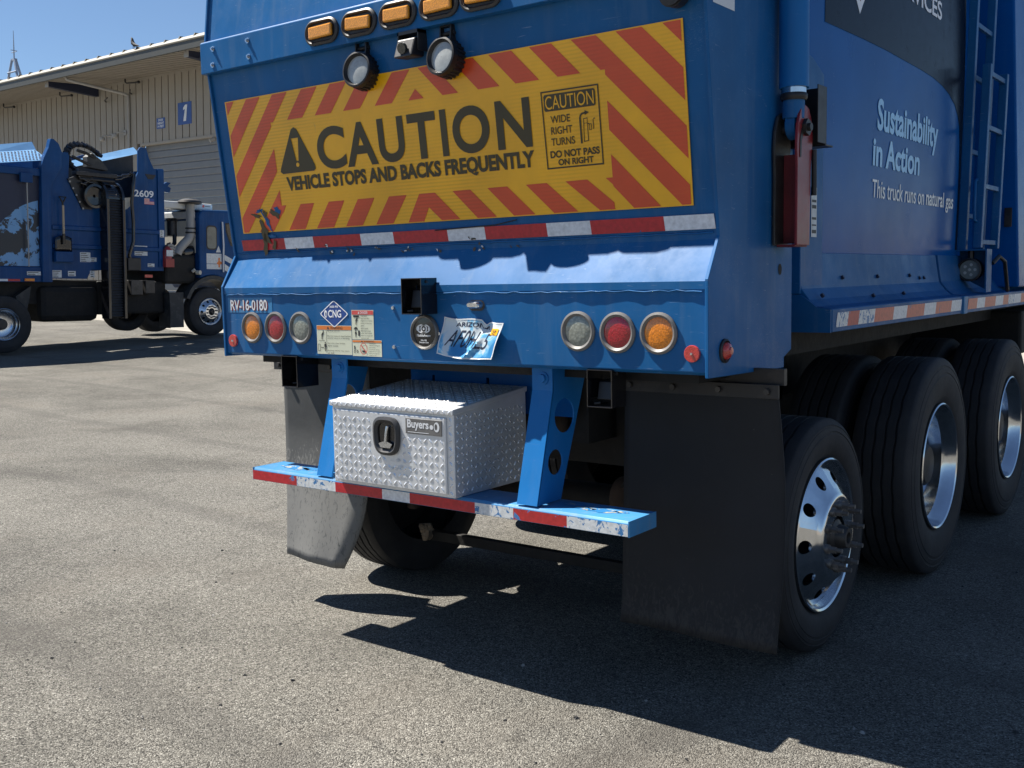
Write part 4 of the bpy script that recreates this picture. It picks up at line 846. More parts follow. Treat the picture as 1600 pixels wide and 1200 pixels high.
# crossmember plate with slots
mb = MB(); zs = (1.03, 1.10, 1.17, 1.215); xs_ = [-.44, -.315, -.30, -.01, .005, .29, .305, .44]
for i in range(7):
    for j in range(3):
        if i % 2 == 1 and j == 1: continue
        mb.box(xs_[i], xs_[i + 1], .40, .408, zs[j], zs[j + 1])
mb.build('crossmember', 'blue_side', T)
for s in (-1, 1):
    o = (s * .53, 0, .77); e = empty('step_strut', o, T)
    mb = MB(); x0, x1 = s * .530 - .045, s * .530 + .045
    fl = [(.05, 1.262), (.05, 1.178), (-.058, .772)]
    for (ya, za), (yb, zb) in zip(fl, fl[1:]):
        mb.hexa([(x0, yb, zb), (x1, yb, zb), (x1, yb + .008, zb), (x0, yb + .008, zb), (x0, ya, za), (x1, ya, za), (x1, ya + .008, za), (x0, ya + .008, za)])
    mb.build('flange', 'blue_strut', e, org=o)
    # side plate with two round openings
    xs0 = x1 - .006 if s > 0 else x0; out = [(.052, 1.262), (.28, 1.255), (.095, .775), (-.052, .772), (.052, 1.178)]
    mb = MB(); N = 24
    def loopcut(cy, cz, r, qa):
        hole = [(cy + r * cos(2 * pi * i / N), cz + r * sin(2 * pi * i / N)) for i in range(N)]
        # project radially on the quad boundary
        bd = []
        for i in range(N):
            d = (cos(2 * pi * i / N), sin(2 * pi * i / N)); best = 9
            for k in range(4):
                (ax_, az), (bx, bz) = qa[k], qa[(k + 1) % 4]; ex_, ez = bx - ax_, bz - az; den = d[0] * ez - d[1] * ex_
                if abs(den) < 1e-9: continue
                t = ((ax_ - cy) * ez - (az - cz) * ex_) / den; u = ((ax_ - cy) * d[1] - (az - cz) * d[0]) / den
                if t > 0 and -1e-6 <= u <= 1 + 1e-6: best = min(best, t)
            bd.append((cy + d[0] * best, cz + d[1] * best))
        for xx in (xs0, xs0 + .006): mb.add([(xx, a, b) for a, b in bd + hole], [(i, (i + 1) % N, N + (i + 1) % N, N + i) for i in range(N)])
        mb.add([(xs0, a, b) for a, b in hole] + [(xs0 + .006, a, b) for a, b in hole], [(i, (i + 1) % N, N + (i + 1) % N, N + i) for i in range(N)])
        for a in range(4): pass
        return bd
    q1 = [(.055, 1.178), (.25, 1.178), (.175, .985), (.004, .985)]; q2 = [(.004, .985), (.175, .985), (.118, .84), (-.034, .84)]
    loopcut(.125, 1.080, .064, q1); loopcut(.062, .915, .047, q2)
    for qa in ([(.058, 1.262), (.28, 1.255), (.25, 1.178), (.055, 1.178)], [(-.034, .84), (.118, .84), (.095, .772), (-.052, .772)]):
        mb.hexa([(xs0, *qa[3]), (xs0 + .006, *qa[3]), (xs0 + .006, *qa[2]), (xs0, *qa[2]), (xs0, *qa[0]), (xs0 + .006, *qa[0]), (xs0 + .006, *qa[1]), (xs0, *qa[1])])
    # corner fillers of the two pierced bays
    for cy, cz, qa in ((.125, 1.080, q1), (.062, .915, q2)):
        for k in range(4):
            p = qa[k]; a0 = math.atan2(p[1] - cz, p[0] - cy); i0 = int(math.floor((a0 % (2 * pi)) / (2 * pi / N))); 
            def bdp(i):
                d = (cos(2 * pi * i / N), sin(2 * pi * i / N)); best = 9
                for kk in range(4):
                    (ax_, az), (bx, bz) = qa[kk], qa[(kk + 1) % 4]; ex_, ez = bx - ax_, bz - az; den = d[0] * ez - d[1] * ex_
                    if abs(den) < 1e-9: continue
                    t = ((ax_ - cy) * ez - (az - cz) * ex_) / den; u = ((ax_ - cy) * d[1] - (az - cz) * d[0]) / den
                    if t > 0 and -1e-6 <= u <= 1 + 1e-6: best = min(best, t)
                return (cy + d[0] * best, cz + d[1] * best)
            A, B = bdp(i0), bdp(i0 + 1)
            for xx in (xs0, xs0 + .006): mb.add([(xx, *A), (xx, *p), (xx, *B)], [(0, 1, 2)])
    mb.build('side_web', 'blue_strut', e, org=o)
    mb = MB(); mb.cyl((s * .53 + .005, .05, 1.222), (s * .53 + .005, .036, 1.222), .016, 6); mb.cyl((s * .53 + .005, .05, 1.222), (s * .53 + .005, .045, 1.222), .024, 16); mb.build('bolt', 'blue_strut', e, org=o)
# rear step
STEP = empty('rear_step', (0, 0, .715), T); o = (0, 0, .715)
mb = MB(); mb.prism([(-.062, .712), (-.062, .757), (-.054, .766), (.118, .766), (.122, .760), (.122, .712), (.114, .712), (.114, .756), (-.054, .756), (-.054, .712)], 'x', -.990, .957); mb.build('tread_plate', 'blue_worn', STEP, bevel=.002, org=o)
for x in (-.990, .955): mb = MB(); mb.box(x, x + .004, -.0625, .1225, .711, .7665); mb.build('end_plate', 'blue_worn', STEP, org=o)
mb = MB(); a = -.988; FP = lambda q, z, off=0: (q, -.0622 - off, z)
for wdt, mi in ((.24, 0), (.05, 2), (.24, 3), (.27, 0), (.15, 1), (.33, 0), (.18, 3), (.235, 2), (.247, 3)):
    rect(mb, FP, a, a + wdt, .714, .755, .0012, mi); a += wdt
mb.build('step_tape', ['tape_red', 'tape_white', 'tape_red_worn', 'tape_white_worn'], STEP, org=o)
mb = MB()
for cx, cy, rx, ry in ((-.80, .03, .10, .035), (-.72, .04, .05, .02), (.80, .03, .07, .028), (.72, .03, .05, .02), (.86, .05, .03, .016), (.66, .06, .04, .02)):
    q = blot(cx, cy, rx, ry, 16, .35); mb.add([(a, b, .7672) for a, b in q], [tuple(range(16))])
mb.build('bare_patches', 'bare_worn', STEP, org=o, kind='stuff')
# mud flaps
def flap(s, name_mat, y0, xo, xi, z0, z1, shape, bar=True):
    o = ((xo + xi) / 2, y0, z0); e = empty('mud_flap', o, T)
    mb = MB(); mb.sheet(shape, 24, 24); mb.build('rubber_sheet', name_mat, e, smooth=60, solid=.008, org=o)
    mb = MB(); a, b = sorted((xo, xi)); mb.box(a - .01, b + .01, y0 - .018, y0 - .008, z1 - .045, z1 + .005); mb.build('clamp_bar', 'black_steel', e, bevel=.002, org=o)
    mb = MB(); 
    for t in (.05, .35, .65, .95): mb.cyl((a + (b - a) * t, y0 - .03, z1 - .02), (a + (b - a) * t, y0 - .016, z1 - .02), .011, 6)
    mb.build('bolt', 'steel_dark', e, org=o)
    mb = MB(); mb.prism([(a - .02, 1.262), (b + .02, 1.262), (b + .02, z1 + .0), (a - .02, z1 + .0)], 'y', y0 + .006, y0 + .03); mb.build('hanger', 'black_steel', e, org=o)
def shR(u, v):
    z = 1.205 - .935 * v; x = .715 + .60 * u + .010 * sin(v * 3) * (1 - u) - .02 * v * (1 - u) + .012 * v * u + .03 * sin(pi * v) * (.5 - abs(u - .5)) * 0
    x += -.018 * sin(pi * min(1, v * 1.1)) * (u - .6) * -1.4
    return (x, .33 + .05 * sin(pi * v) * (.3 + .7 * u) - .02 * v + .01 * sin(u * 6), z)
flap(1, 'rubber_flap_splashed', .33, 1.315, .715, .27, 1.205, shR)
def shL(u, v):
    z = 1.205 - (.93 + .03 * u) * v; k_ = max(0, (v - .35) / .65) ** 1.2; y = .38 - .12 * k_
    xo = -1.325 + .13 * k_; xi = -.690 - .02 * v - .10 * max(0, (v - .66) / .34) ** 1.8; x = xo + (xi - xo) * u
    if u < .07: y += (.07 - u) * 1.4
    if u > .86: y += ((u - .86) / .14) ** 1.5 * .04 * (.2 + .8 * v)
    return (x, y + .006 * sin(u * 9) * v, z)
flap(-1, 'rubber_flap_pale_low', .38, -1.315, -.705, .24, 1.205, shL)
# chassis, axles, springs
mb = MB()
for s in (-1, 1): mb.box(s * .43 - .04, s * .43 + .04, .45, 7.2, .92, 1.2)
mb.box(-.47, .47, .9, 1.0, .95, 1.18); mb.box(-.47, .47, 2.2, 2.4, .9, 1.2); mb.build('chassis_rail', 'under_black', T)
for y, r in ((1.07, .07), (2.475, .11), (4.06, .11)):
    mb = MB(); mb.cyl((-.95, y, .55), (.95, y, .55), r, 16)
    if r > .1: mb.cyl((0, y - .3, .58), (0, y + .3, .58), .24, 18)
    mb.build('axle', 'under_black', T, smooth=40)
mb = MB(); mb.box(-.80, .92, .86, .90, .268, .318); mb.build('tie_bar', 'under_black', T, bevel=.004)
mb = MB()
for k in range(9): mb.cyl((-.79 + random.uniform(-.02, .02), .85 + random.uniform(-.02, .02), .30 + random.uniform(-.03, .04)), (-.76 + random.uniform(-.02, .02), .87, .31 + random.uniform(-.03, .04)), random.uniform(.018, .034), 7, random.uniform(.008, .02))
mb.build('mud_clod', 'dried_mud', T, smooth=60)
mb = MB()
for s in (-1, 1):
    for j in range(4): mb.box(s * .62 - .04, s * .62 + .04, .6 + .08 * j, 1.6 - .08 * j, .60 + .02 * j, .615 + .02 * j)
    mb.cyl((s * .62, 1.2, .65), (s * .62, 1.2, .9), .11, 18); mb.box(s * .6 - .06, s * .6 + .06, .62, .7, .6, 1.2)
mb.build('suspension', 'under_black', T, smooth=35)
mb = MB()
for k in range(6):
    y = .55 + .12 * k; mb.tube([(-.35, y, 1.15), (-.1 + .1 * random.random(), y + .1, .98 + .1 * random.random()), (.25, y - .05, .95 + .15 * random.random()), (.62, y + .1, 1.1)], .018, 8)
mb.build('hoses', 'under_black', T, smooth=60)
mb = MB(); mb.box(-1.0, 1.0, .66, .70, .80, 1.2); mb.build('rear_bulkhead', 'under_black', T)
mb = MB(); mb.box(-1.0, 1.0, .72, 7.0, 1.24, 1.36); mb.build('belly', 'under_black', T)
for s_ in (-1, 1):
    mb = MB(); mb.lathe([(0, .03), (.02, .085), (.06, .10), (.10, .10), (.14, .085), (.16, .03)], (s_ * .42 - .08, .86, .62), 'x', 20); mb.build('brake_chamber', 'rust', T, smooth=40)
    mb = MB(); mb.lathe([(0, .05), (.01, .10), (.06, .125), (.10, .115), (.14, .125), (.20, .10), (.21, .05)], (s_ * .66, .98, .66), 'z', 22); mb.build('air_spring', 'rubber_flap', T, smooth=40)
    mb = MB(); mb.cyl((s_ * .80, .78, .45), (s_ * .72, .72, 1.12), .032, 14); mb.cyl((s_ * .745, .735, .82), (s_ * .72, .72, 1.12), .042, 14); mb.build('shock_absorber', 'rust', T, smooth=40)
    mb = MB(); mb.prism([(.60, 1.2), (.78, 1.2), (.74, .78), (.66, .70), (.60, .74)], 'x', s_ * .58 - .012, s_ * .58 + .012); mb.build('hanger_bracket', 'rust', T, bevel=.004)
mb = MB(); mb.cyl((-.30, .62, .98), (.30, .62, .98), .09, 20); mb.build('air_tank', 'rust', T, bevel=.02, smooth=40)
for k in range(5):
    mb = MB(); mb.tube([(.62 + .03 * k, .66, 1.18), (.64 + .04 * k, .62, 1.0 - .04 * k), (.58 + .05 * k, .68, .84 - .05 * k), (.40, .80, .66)], .008, 7); mb.build('air_line', 'rust' if k % 2 else 'under_black', T, smooth=60)
# wheels: steerable tag axle, then the two driven axles with twin tyres
make_wheel(T, (1.213, 1.07, GZ + .478), .480, .27, .315, 1, 'steer')
make_wheel(T, (-1.213, 1.07, GZ + .478), .480, .27, .315, -1, 'steer')
for y in (2.475, 4.06):
    for s in (1, -1):
        make_wheel(T, (s * 1.285, y, GZ + .551), .555, .285, .322, s, 'dual')
        e = empty('wheel', (s * .935, y, GZ + .551), T)
        if s < 0: e.rotation_euler = (0, 0, pi)
        tyre_mb(.555, .285, .322, 72).build('tyre', 'tyre', e, smooth=32, org=(0, 0, 0))
# mud guards over the driven wheels
mb = MB(); mb.box(-1.2, 1.2, 4.75, 7.1, 1.0, 1.3); mb.build('tank_guard', 'under_black', T, bevel=.02)

# ------------------------------------------------------------------ aluminium tool box standing on the step
TBX = tag(empty('tool_box', (-.1, .13, .767)), 'silver diamond plate aluminium tool box standing on the blue rear step', 'tool box'); o = (-.1, .13, .767)
X0, X1, Y0, Y1 = -.425, .225, -.095, .36
zt = lambda y: 1.088 + .045 * (y - Y0) / (Y1 - Y0)
mb = MB(); mb.hexa([(X0, Y0, .767), (X1, Y0, .767), (X1, Y1, .767), (X0, Y1, .767), (X0, Y0, zt(Y0)), (X1, Y0, zt(Y0)), (X1, Y1, zt(Y1)), (X0, Y1, zt(Y1))]); mb.build('case', 'alu_plate', TBX, bevel=.004, org=o)
mb = MB(); a, b, c_, d = X0 - .006, X1 + .006, Y0 - .012, Y1 + .003
mb.hexa([(a, c_, 1.082), (b, c_, 1.082), (b, d, 1.128), (a, d, 1.128), (a, c_, 1.104), (b, c_, 1.104), (b, d, 1.150), (a, d, 1.150)]); mb.build('lid', 'alu_plate', TBX, bevel=.004, org=o)
mb = MB(); mb.box(X0 + .032, X1 - .034, Y0 - .010, Y0 + .001, .778, 1.072); mb.build('door', 'alu_plate', TBX, bevel=.005, org=o)
def tread(name, P, u0, u1, v0, v1, pitch=.027, ln=.026, wd=.0046, ht=.0024, skip=None):
    mb = MB(); nu = int((u1 - u0) / pitch); nv = int((v1 - v0) / pitch)
    for i in range(nu):
        for j in range(nv):
            u = u0 + (i + .5) * (u1 - u0) / nu; v = v0 + (j + .5) * (v1 - v0) / nv
            if skip and skip(u, v): continue
            a = pi / 4 if (i + j) % 2 else -pi / 4
            for_ = [(-ln / 2, 0), (-ln * .2, -wd), (ln * .2, -wd), (ln / 2, 0), (ln * .2, wd), (-ln * .2, wd)]
            q = [(u + x * cos(a) - y * sin(a), v + x * sin(a) + y * cos(a)) for x, y in for_]; t = [(u - ln * .22 * cos(a), v - ln * .22 * sin(a)), (u + ln * .22 * cos(a), v + ln * .22 * sin(a))]
            mb.add([P(*p, 0) for p in q] + [P(*p, ht) for p in t], [(0, 1, 6), (1, 2, 7, 6), (2, 3, 7), (3, 4, 7), (4, 5, 6, 7), (5, 0, 6)])
    return mb.build(name, 'alu_smooth', TBX, kind='stuff', org=o)
lz = 1.0
hole = lambda u, v: (abs(u + .110) < .088 and .892 < v < 1.07) or (-.02 < u < .19 and .995 < v < 1.07) or (abs(u + .07) < .05 and .87 < v < .91)
tread('door_tread', lambda u, v, h=0: (u, Y0 - .010 - h, v), X0 + .038, X1 - .04, .785, 1.052, skip=hole)
tread('edge_tread', lambda u, v, h=0: (u, Y0 - h, v), X0 + .002, X0 + .031, .77, 1.08); tread('edge_tread', lambda u, v, h=0: (u, Y0 - h, v), X1 - .032, X1 - .002, .77, 1.08)
tread('side_tread', lambda u, v, h=0: (X1 + h, u, v), Y0 + .01, Y1 - .01, .775, 1.085)
tread('lid_tread', lambda u, v, h=0: (u, v, 1.104 + .046 * (v - c_) / (d - c_) + h), a + .006, b - .006, c_ + .006, d - .006)
tread('lid_edge_tread', lambda u, v, h=0: (u, c_ - h, v), a + .004, b - .004, 1.078, 1.108, ln=.018)
# T-handle latch
LP = lambda u, v, off=0: (u, Y0 - .010 - off, v)
lc = (-.108, .982); lo = [(lc[0] + .070 * (abs(cos(t)) ** .6) * (1 if cos(t) > 0 else -1) * (1 + .08 * sin(t)), lc[1] + .076 * (abs(sin(t)) ** .7) * (1 if sin(t) > 0 else -1)) for t in [2 * pi * (i + .5) / 32 for i in range(32)]]
li = [(lc[0] + (x - lc[0]) * .66, lc[1] + (z - lc[1]) * .70) for x, z in lo]
e = empty('latch', (lc[0], Y0, lc[1]), TBX); e.location = Vector((lc[0], Y0, lc[1])) - Vector(o); lo_ = (lc[0], Y0, lc[1])
mb = MB(); torus_ring(mb, lo, li, LP, -.001, .016); mb.build('escutcheon', 'ring_dark', e, smooth=50, org=lo_)
mb = MB(); poly(mb, li, LP, .0012); mb.build('recess', 'black_gloss', e, org=lo_)
mb = MB(); mb.tube([LP(lc[0] + .008, lc[1] + .038, .006), LP(lc[0] + .006, lc[1] + .02, .011), LP(lc[0] + .002, lc[1] - .012, .013), LP(lc[0], lc[1] - .028, .012)], [.008, .0065, .0065, .008], 10)
mb.add([LP(*p, h) for h in (.007, .014) for p in [(lc[0] - .036, lc[1] - .030), (lc[0] - .026, lc[1] - .046), (lc[0] + .024, lc[1] - .046), (lc[0] + .036, lc[1] - .030), (lc[0] + .014, lc[1] - .022), (lc[0] - .012, lc[1] - .022)]], [(5, 4, 3, 2, 1, 0), (6, 7, 8, 9, 10, 11)] + [(i, (i + 1) % 6, 6 + (i + 1) % 6, 6 + i) for i in range(6)])
mb.build('t_handle', 'alu_wheel', e, smooth=40, org=lo_)
mb = MB(); slab(mb, LP, -.008, .176, 1.000, 1.060, 0, .003); BDG = mb.build('badge', 'ring_grey', TBX, bevel=.002, org=o)
mb = MB(); text(mb, 'Buyers', LP, .002, .112, 1.014, 1.056, .0036, .03); poly(mb, oval((.126, 1.032), .009, .009, 14), LP, .0036); ring_poly(mb, oval((.152, 1.034), .014, .019, 16), oval((.149, 1.034), .007, .012, 16), LP, .0036); rect(mb, LP, .004, .112, 1.006, 1.0085, .0036); mb.build('badge_lettering', 'white', TBX, org=o)
mb = MB()
for k in range(10): poly(mb, blot(-.06 + random.uniform(-.08, .08), .865 + random.uniform(-.045, .03), random.uniform(.004, .016), random.uniform(.002, .007), 9, .5, random.uniform(-.5, .5)), LP, .0026 + .0001 * k)
mb.build('label_residue', 'sticker_white', TBX, org=o)

# ------------------------------------------------------------------ background frame: the yard behind lies a little tilted against the big truck
QM = Matrix.Translation(CAM) @ Matrix.Rotation(radians(1.988), 4, fwd) @ Matrix.Translation(-CAM)
def place(o, base, rz=0):
    o.matrix_world = QM @ Matrix.Translation(Vector(base)) @ Matrix.Rotation(rz, 4, 'Z')

# ------------------------------------------------------------------ second garbage truck
T2 = tag(empty('garbage_truck'), 'blue side loading garbage truck numbered 2609 with black lift arm, parked before warehouse', 'garbage truck')
B2 = Vector((-17.7, 8.5, 0)); place(T2, B2); ORG = B2
XS = -16.5
SD = XP(XS)
# rear body with recessed dark panel
mb = MB(); mb.box(-18.9, XS - .05, 3.6, 7.5, 1.42, 3.46); mb.build('rear_body', 'navy', T2)
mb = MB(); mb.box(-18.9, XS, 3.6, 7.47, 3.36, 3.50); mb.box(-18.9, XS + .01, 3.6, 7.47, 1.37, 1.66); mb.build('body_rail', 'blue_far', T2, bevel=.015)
post = [(7.42, 1.37), (7.62, 1.37), (7.64, 3.2), (7.86, 3.55), (7.88, 3.85), (7.82, 4.0), (7.72, 4.08), (7.66, 4.08), (7.62, 3.92), (7.52, 3.72), (7.46, 3.55)]
mb = MB(); mb.prism(post, 'x', XS - .08, XS + .05); mb.build('side_post', 'blue_far', T2, bevel=.01)
mb = MB(); mb.prism([(p[0] + .05, p[1]) for p in post], 'x', -18.9, -18.8); mb.build('side_post', 'blue_far', T2)
# roof slopes in the sunlit-bright blue, the lower one pierced with oval holes
def slope(ya, yb, za0, za1, zb0, zb1, xa, xb): return lambda u, v, h=0: (xa + (xb - xa) * v + h * .35, ya + (yb - ya) * u, (za0 + (za1 - za0) * u) * (1 - v) + (zb0 + (zb1 - zb0) * u) * v + h)
lo_s = slope(5.9, 7.64, 3.42, 3.68, 3.62, 3.90, XS - .02, XS - .50)
mb = MB(); mb.sheet(lambda u, v: lo_s(u, v), 2, 1); mb.build('screen_panel', 'blue_far_sunlit', T2, solid=.01)
mb = MB()
for i in range(26):
    for j in range(6):
        u = (i + .5 + .5 * (j % 2)) / 26.6; v = (j + .7) / 6.6; mb.add([lo_s(u + .011 * cos(t), v + .05 * sin(t), .012) for t in [2 * pi * k / 8 for k in range(8)]], [tuple(range(8))])
mb.build('screen_holes', 'navy', T2, kind='stuff')
up_s = slope(5.9, 7.66, 3.62, 3.90, 3.74, 4.06, XS - .50, XS - .64)
mb = MB(); mb.sheet(lambda u, v: up_s(u, v), 2, 1); mb.build('roof_panel', 'blue_far_sunlit', T2, solid=.01)
mb = MB(); mb.box(-18.85, XS - .64, 3.6, 7.66, 3.5, 3.72); mb.build('rear_roof', 'blue_far_sunlit', T2)
# hopper side with its cut-outs
wall = [(7.62, 1.44), (8.36, 1.44), (8.46, 1.62), (10.1, 1.62), (10.125, 3.74), (9.91, 3.72), (9.80, 3.93), (9.74, 4.13), (9.60, 4.13), (9.55, 4.06), (9.54, 3.62), (9.45, 3.45), (9.42, 3.0), (8.28, 2.82), (8.02, 3.34), (8.06, 3.86), (7.62, 3.84)]
mb = MB(); mb.prism(wall, 'x', XS - .04, XS); mb.build('hopper_side', 'blue_far', T2, bevel=.006)
mb = MB(); mb.prism([(7.62, 1.44), (10.12, 1.62), (10.12, 3.74), (9.74, 4.13), (9.55, 4.06), (8.06, 3.86), (7.62, 3.84)], 'x', -18.9, -18.84); mb.build('hopper_side', 'blue_far', T2)
mb = MB(); mb.hexa([(-17.32, 8.60, 3.68), (-17.32, 10.09, 4.10), (-17.29, 10.09, 4.10), (-17.29, 8.60, 3.68), (-17.52, 8.60, 3.80), (-17.52, 10.09, 4.24), (-17.49, 10.09, 4.24), (-17.49, 8.60, 3.80)]); mb.build('hopper_deflector', 'blue_far_sunlit', T2)
mb = MB(); mb.prism([(7.9, 2.6), (10.0, 2.6), (10.0, 4.06), (8.6, 3.68), (7.9, 3.6)], 'x', -17.45, -17.38); mb.build('hopper_back', 'black_steel', T2)
mb = MB(); mb.box(-18.9, XS - .04, 10.02, 10.12, 1.62, 3.72); mb.build('hopper_front', 'blue_far', T2)
for z in (2.42, 2.06):
    mb = MB(); mb.prism([(XS, z + .05), (XS + .035, z + .035), (XS + .035, z - .035), (XS, z - .05)], 'y', 7.65, 10.1); mb.build('side_rib', 'blue_far', T2, bevel=.005)
mb = MB(); mb.prism([(9.70, 3.60), (9.95, 3.60), (9.93, 3.56), (9.88, 3.50), (9.77, 3.50), (9.72, 3.56)], 'x', XS, XS + .006); mb.build('hand_slot', 'black_steel', T2)
mb = MB(); mb.box(XS - .02, XS + .03, 9.98, 10.125, 1.7, 3.72); mb.build('corner_strip', 'blue_far', T2, bevel=.006)
mb = MB(); mb.prism([(10.13, 3.28), (10.3, 3.26), (10.34, 3.36), (10.26, 3.40), (10.34, 3.47), (10.25, 3.48), (10.13, 3.42)], 'x', XS - .10, XS - .04); mb.build('hook', 'blue_far', T2)
mb = MB(); mb.tube([SD(7.17, 1.66, .03), SD(7.175, 2.4, .03), SD(7.18, 3.32, .03)], .012, 8); mb.build('lock_rod', 'pipe_grey', T2, smooth=60)
mb = MB(); mb.box(XS, XS + .06, 7.05, 7.28, 3.22, 3.40); mb.build('rod_bracket', 'blue_far', T2, bevel=.008)
# globe graphic on the dark panel
GP = XP(XS - .048); gc = (7.72, 1.62); gr = 1.32
mb = MB(); q = [(gc[0] + gr * cos(t), gc[1] + gr * sin(t)) for t in [radians(100 + 4 * i) for i in range(21)]]; q = [(a, b) for a, b in q if a < 7.42 and b > 1.67]
poly(mb, [(7.42, 1.67), (7.42, gc[1] + sqrt(gr ** 2 - .09))] + q + [(q[-1][0], 1.67)], GP, .002); mb.build('globe_graphic', 'globe_print', T2)
# lift arm
A_ = empty('lift_arm', Vector((XS + .1, 8.8, .65)) - B2, T2); oa = (XS + .1, 8.8, .65)
mb = MB(); mb.prism([(7.99, 3.36), (8.28, 2.80), (8.48, 2.80), (8.66, 3.30), (8.4, 3.52)], 'x', XS, XS + .03); mb.build('mount_plate', 'black_steel', A_, org=oa)
for i in range(5): mb = MB(); p = (8.03 + .26 * i / 4, 3.31 - .50 * i / 4); mb.cyl(SD(*p, .03), SD(*p, .04), .02, 8); mb.build('bolt', 'pipe_grey', A_, org=oa)
mb = MB()
for y in (8.69, 9.04): mb.box(XS, XS + .26, y - .03, y + .03, .65, 3.02)
arc = [(8.865 + .20 * cos(t), 3.02 + .33 * sin(t)) for t in [pi * i / 10 for i in range(11)]]
mb.build('track_rail', 'black_gloss', A_, bevel=.008, org=oa)
mb = MB(); mb.box(XS + .02, XS + .15, 8.72, 9.01, .68, 3.02); mb.build('track_back', 'black_steel', A_, org=oa)
for i in range(44):
    mb = MB(); z = .70 + 2.32 * i / 44; mb.hexa([(XS + .15, 8.722, z), (XS + .215, 8.722, z), (XS + .215, 9.008, z), (XS + .15, 9.008, z), (XS + .15, 8.722, z + .018), (XS + .20, 8.722, z + .034), (XS + .20, 9.008, z + .034), (XS + .15, 9.008, z + .018)]); mb.build('track_link', 'black_steel', A_, org=oa)
for i in range(9):    # links rolling over the top
    t0, t1 = radians(10 * i), radians(10 * i + 7.5); mb = MB(); cx, cz, r = XS - .10, 3.02, .31
    mb.add([(cx + r * cos(t), y, cz + r * sin(t)) for t in (t0, t1) for y in (8.72, 9.01)] + [(cx + (r - .03) * cos(t), y, cz + (r - .03) * sin(t)) for t in (t0, t1) for y in (8.72, 9.01)], [(0, 1, 3, 2), (0, 4, 5, 1), (2, 3, 7, 6), (0, 2, 6, 4), (1, 5, 7, 3)]); mb.build('track_link', 'black_gloss', A_, org=oa)
for y in (8.655, 9.01):
    mb = MB(); mb.prism([(XS - .10 + r * cos(radians(a)), 3.02 + r * sin(radians(a))) for r, aa in ((.36, range(0, 181, 12)), (.22, range(180, -1, -12))) for a in aa], 'y', y, y + .05); mb.build('track_cheek', 'black_gloss', A_, smooth=30, org=oa)
mb = MB(); mb.lathe([(.02, .02), (.03, .22), (.10, .245), (.14, .235), (.145, .19), (.10, .17), (.09, .03)], (XS, 8.50, 3.06), 'x', 28); mb.build('guide_wheel', 'black_gloss', A_, smooth=35, org=oa)
mb = MB(); mb.prism([(9.06, 3.06), (9.38, 3.10), (9.36, 2.96), (9.24, 2.86), (9.08, 2.80)], 'x', XS + .02, XS + .05); mb.build('wear_plate', 'tan_light', A_, org=oa)
# gripper: jaw bars, rubber pad, hoses
def wig(p, q, n, amp):
    p, q = Vector(p), Vector(q); return [p + (q - p) * (i / n) + Vector((random.uniform(-1, 1), random.uniform(-1, 1), random.uniform(-1, 1))) * amp for i in range(n + 1)]
ring = [(XS - .05 + .10 * sin(t), 8.42 + .38 * cos(t) * 1.0 + .05 * sin(t), 3.74 + .24 * sin(t) - .16 * cos(t)) for t in [radians(60 + 13 * i) for i in range(17)]]
mb = MB(); mb.tube(ring, .045, 8); mb.build('gripper_jaw', 'black_gloss', A_, smooth=60, org=oa)
for k in range(16): mb = MB(); c = Vector(ring[k]); mb.cyl(c + Vector((-.02, -.035, .03)), c + Vector((.06, .03, -.02)), .05, 8, .035); mb.build('jaw_lug', random.choice(('black_gloss', 'black_steel')), A_, smooth=35, org=oa)
mb = MB(); mb.prism([(8.42, 3.82), (8.52, 3.90), (8.72, 3.78), (8.86, 3.62), (8.84, 3.58), (8.42, 3.62)], 'x', XS - .16, XS + .02); mb.build('jaw_pad', 'rubber_flap', A_, bevel=.01, org=oa)
mb = MB(); mb.tube([(XS, 8.20, 3.93), (XS + .03, 8.4, 3.88), (XS, 8.6, 3.80)], .03, 8); mb.tube([(XS, 8.10, 3.80), (XS + .03, 8.3, 3.72), (XS, 8.5, 3.66)], .03, 8); mb.build('jaw_bar', 'black_steel', A_, smooth=60, org=oa)
mb = MB(); mb.box(XS - .05, XS + .12, 8.12, 9.0, 3.44, 3.52); mb.box(XS - .05, XS + .10, 8.2, 8.95, 3.36, 3.40); mb.build('carriage', 'black_steel', A_, bevel=.012, org=oa)
for a, b in (((XS + .08, 8.15, 3.42), (XS + .06, 8.55, 3.28)), ((XS + .1, 8.2, 3.30), (XS + .05, 8.5, 3.18)), ((XS + .06, 8.25, 3.22), (XS + .08, 8.45, 3.40)), ((XS + .05, 9.0, 3.48), (XS + .1, 9.3, 3.56)), ((XS + .1, 8.95, 3.42), (XS + .08, 9.32, 3.52))):
    mb = MB(); mb.tube(wig(a, b, 6, .02), .022, 7); mb.build('hydraulic_line', 'black_gloss', A_, smooth=60, org=oa)
mb = MB(); mb.tube([SD(9.28, 3.58, .1), SD(9.36, 3.55, .14), SD(9.33, 3.30, .14), SD(9.30, 3.0, .12), SD(9.33, 2.6, .12), SD(9.32, 2.2, .12), SD(9.22, 1.92, .12), SD(9.26, 1.85, .1)], .035, 8); mb.build('hydraulic_hose', 'black_gloss', A_, smooth=60, org=oa)
mb = MB(); mb.box(XS, XS + .14, 9.18, 9.48, 1.62, 1.88); mb.build('valve_box', 'black_steel', A_, bevel=.015, org=oa)
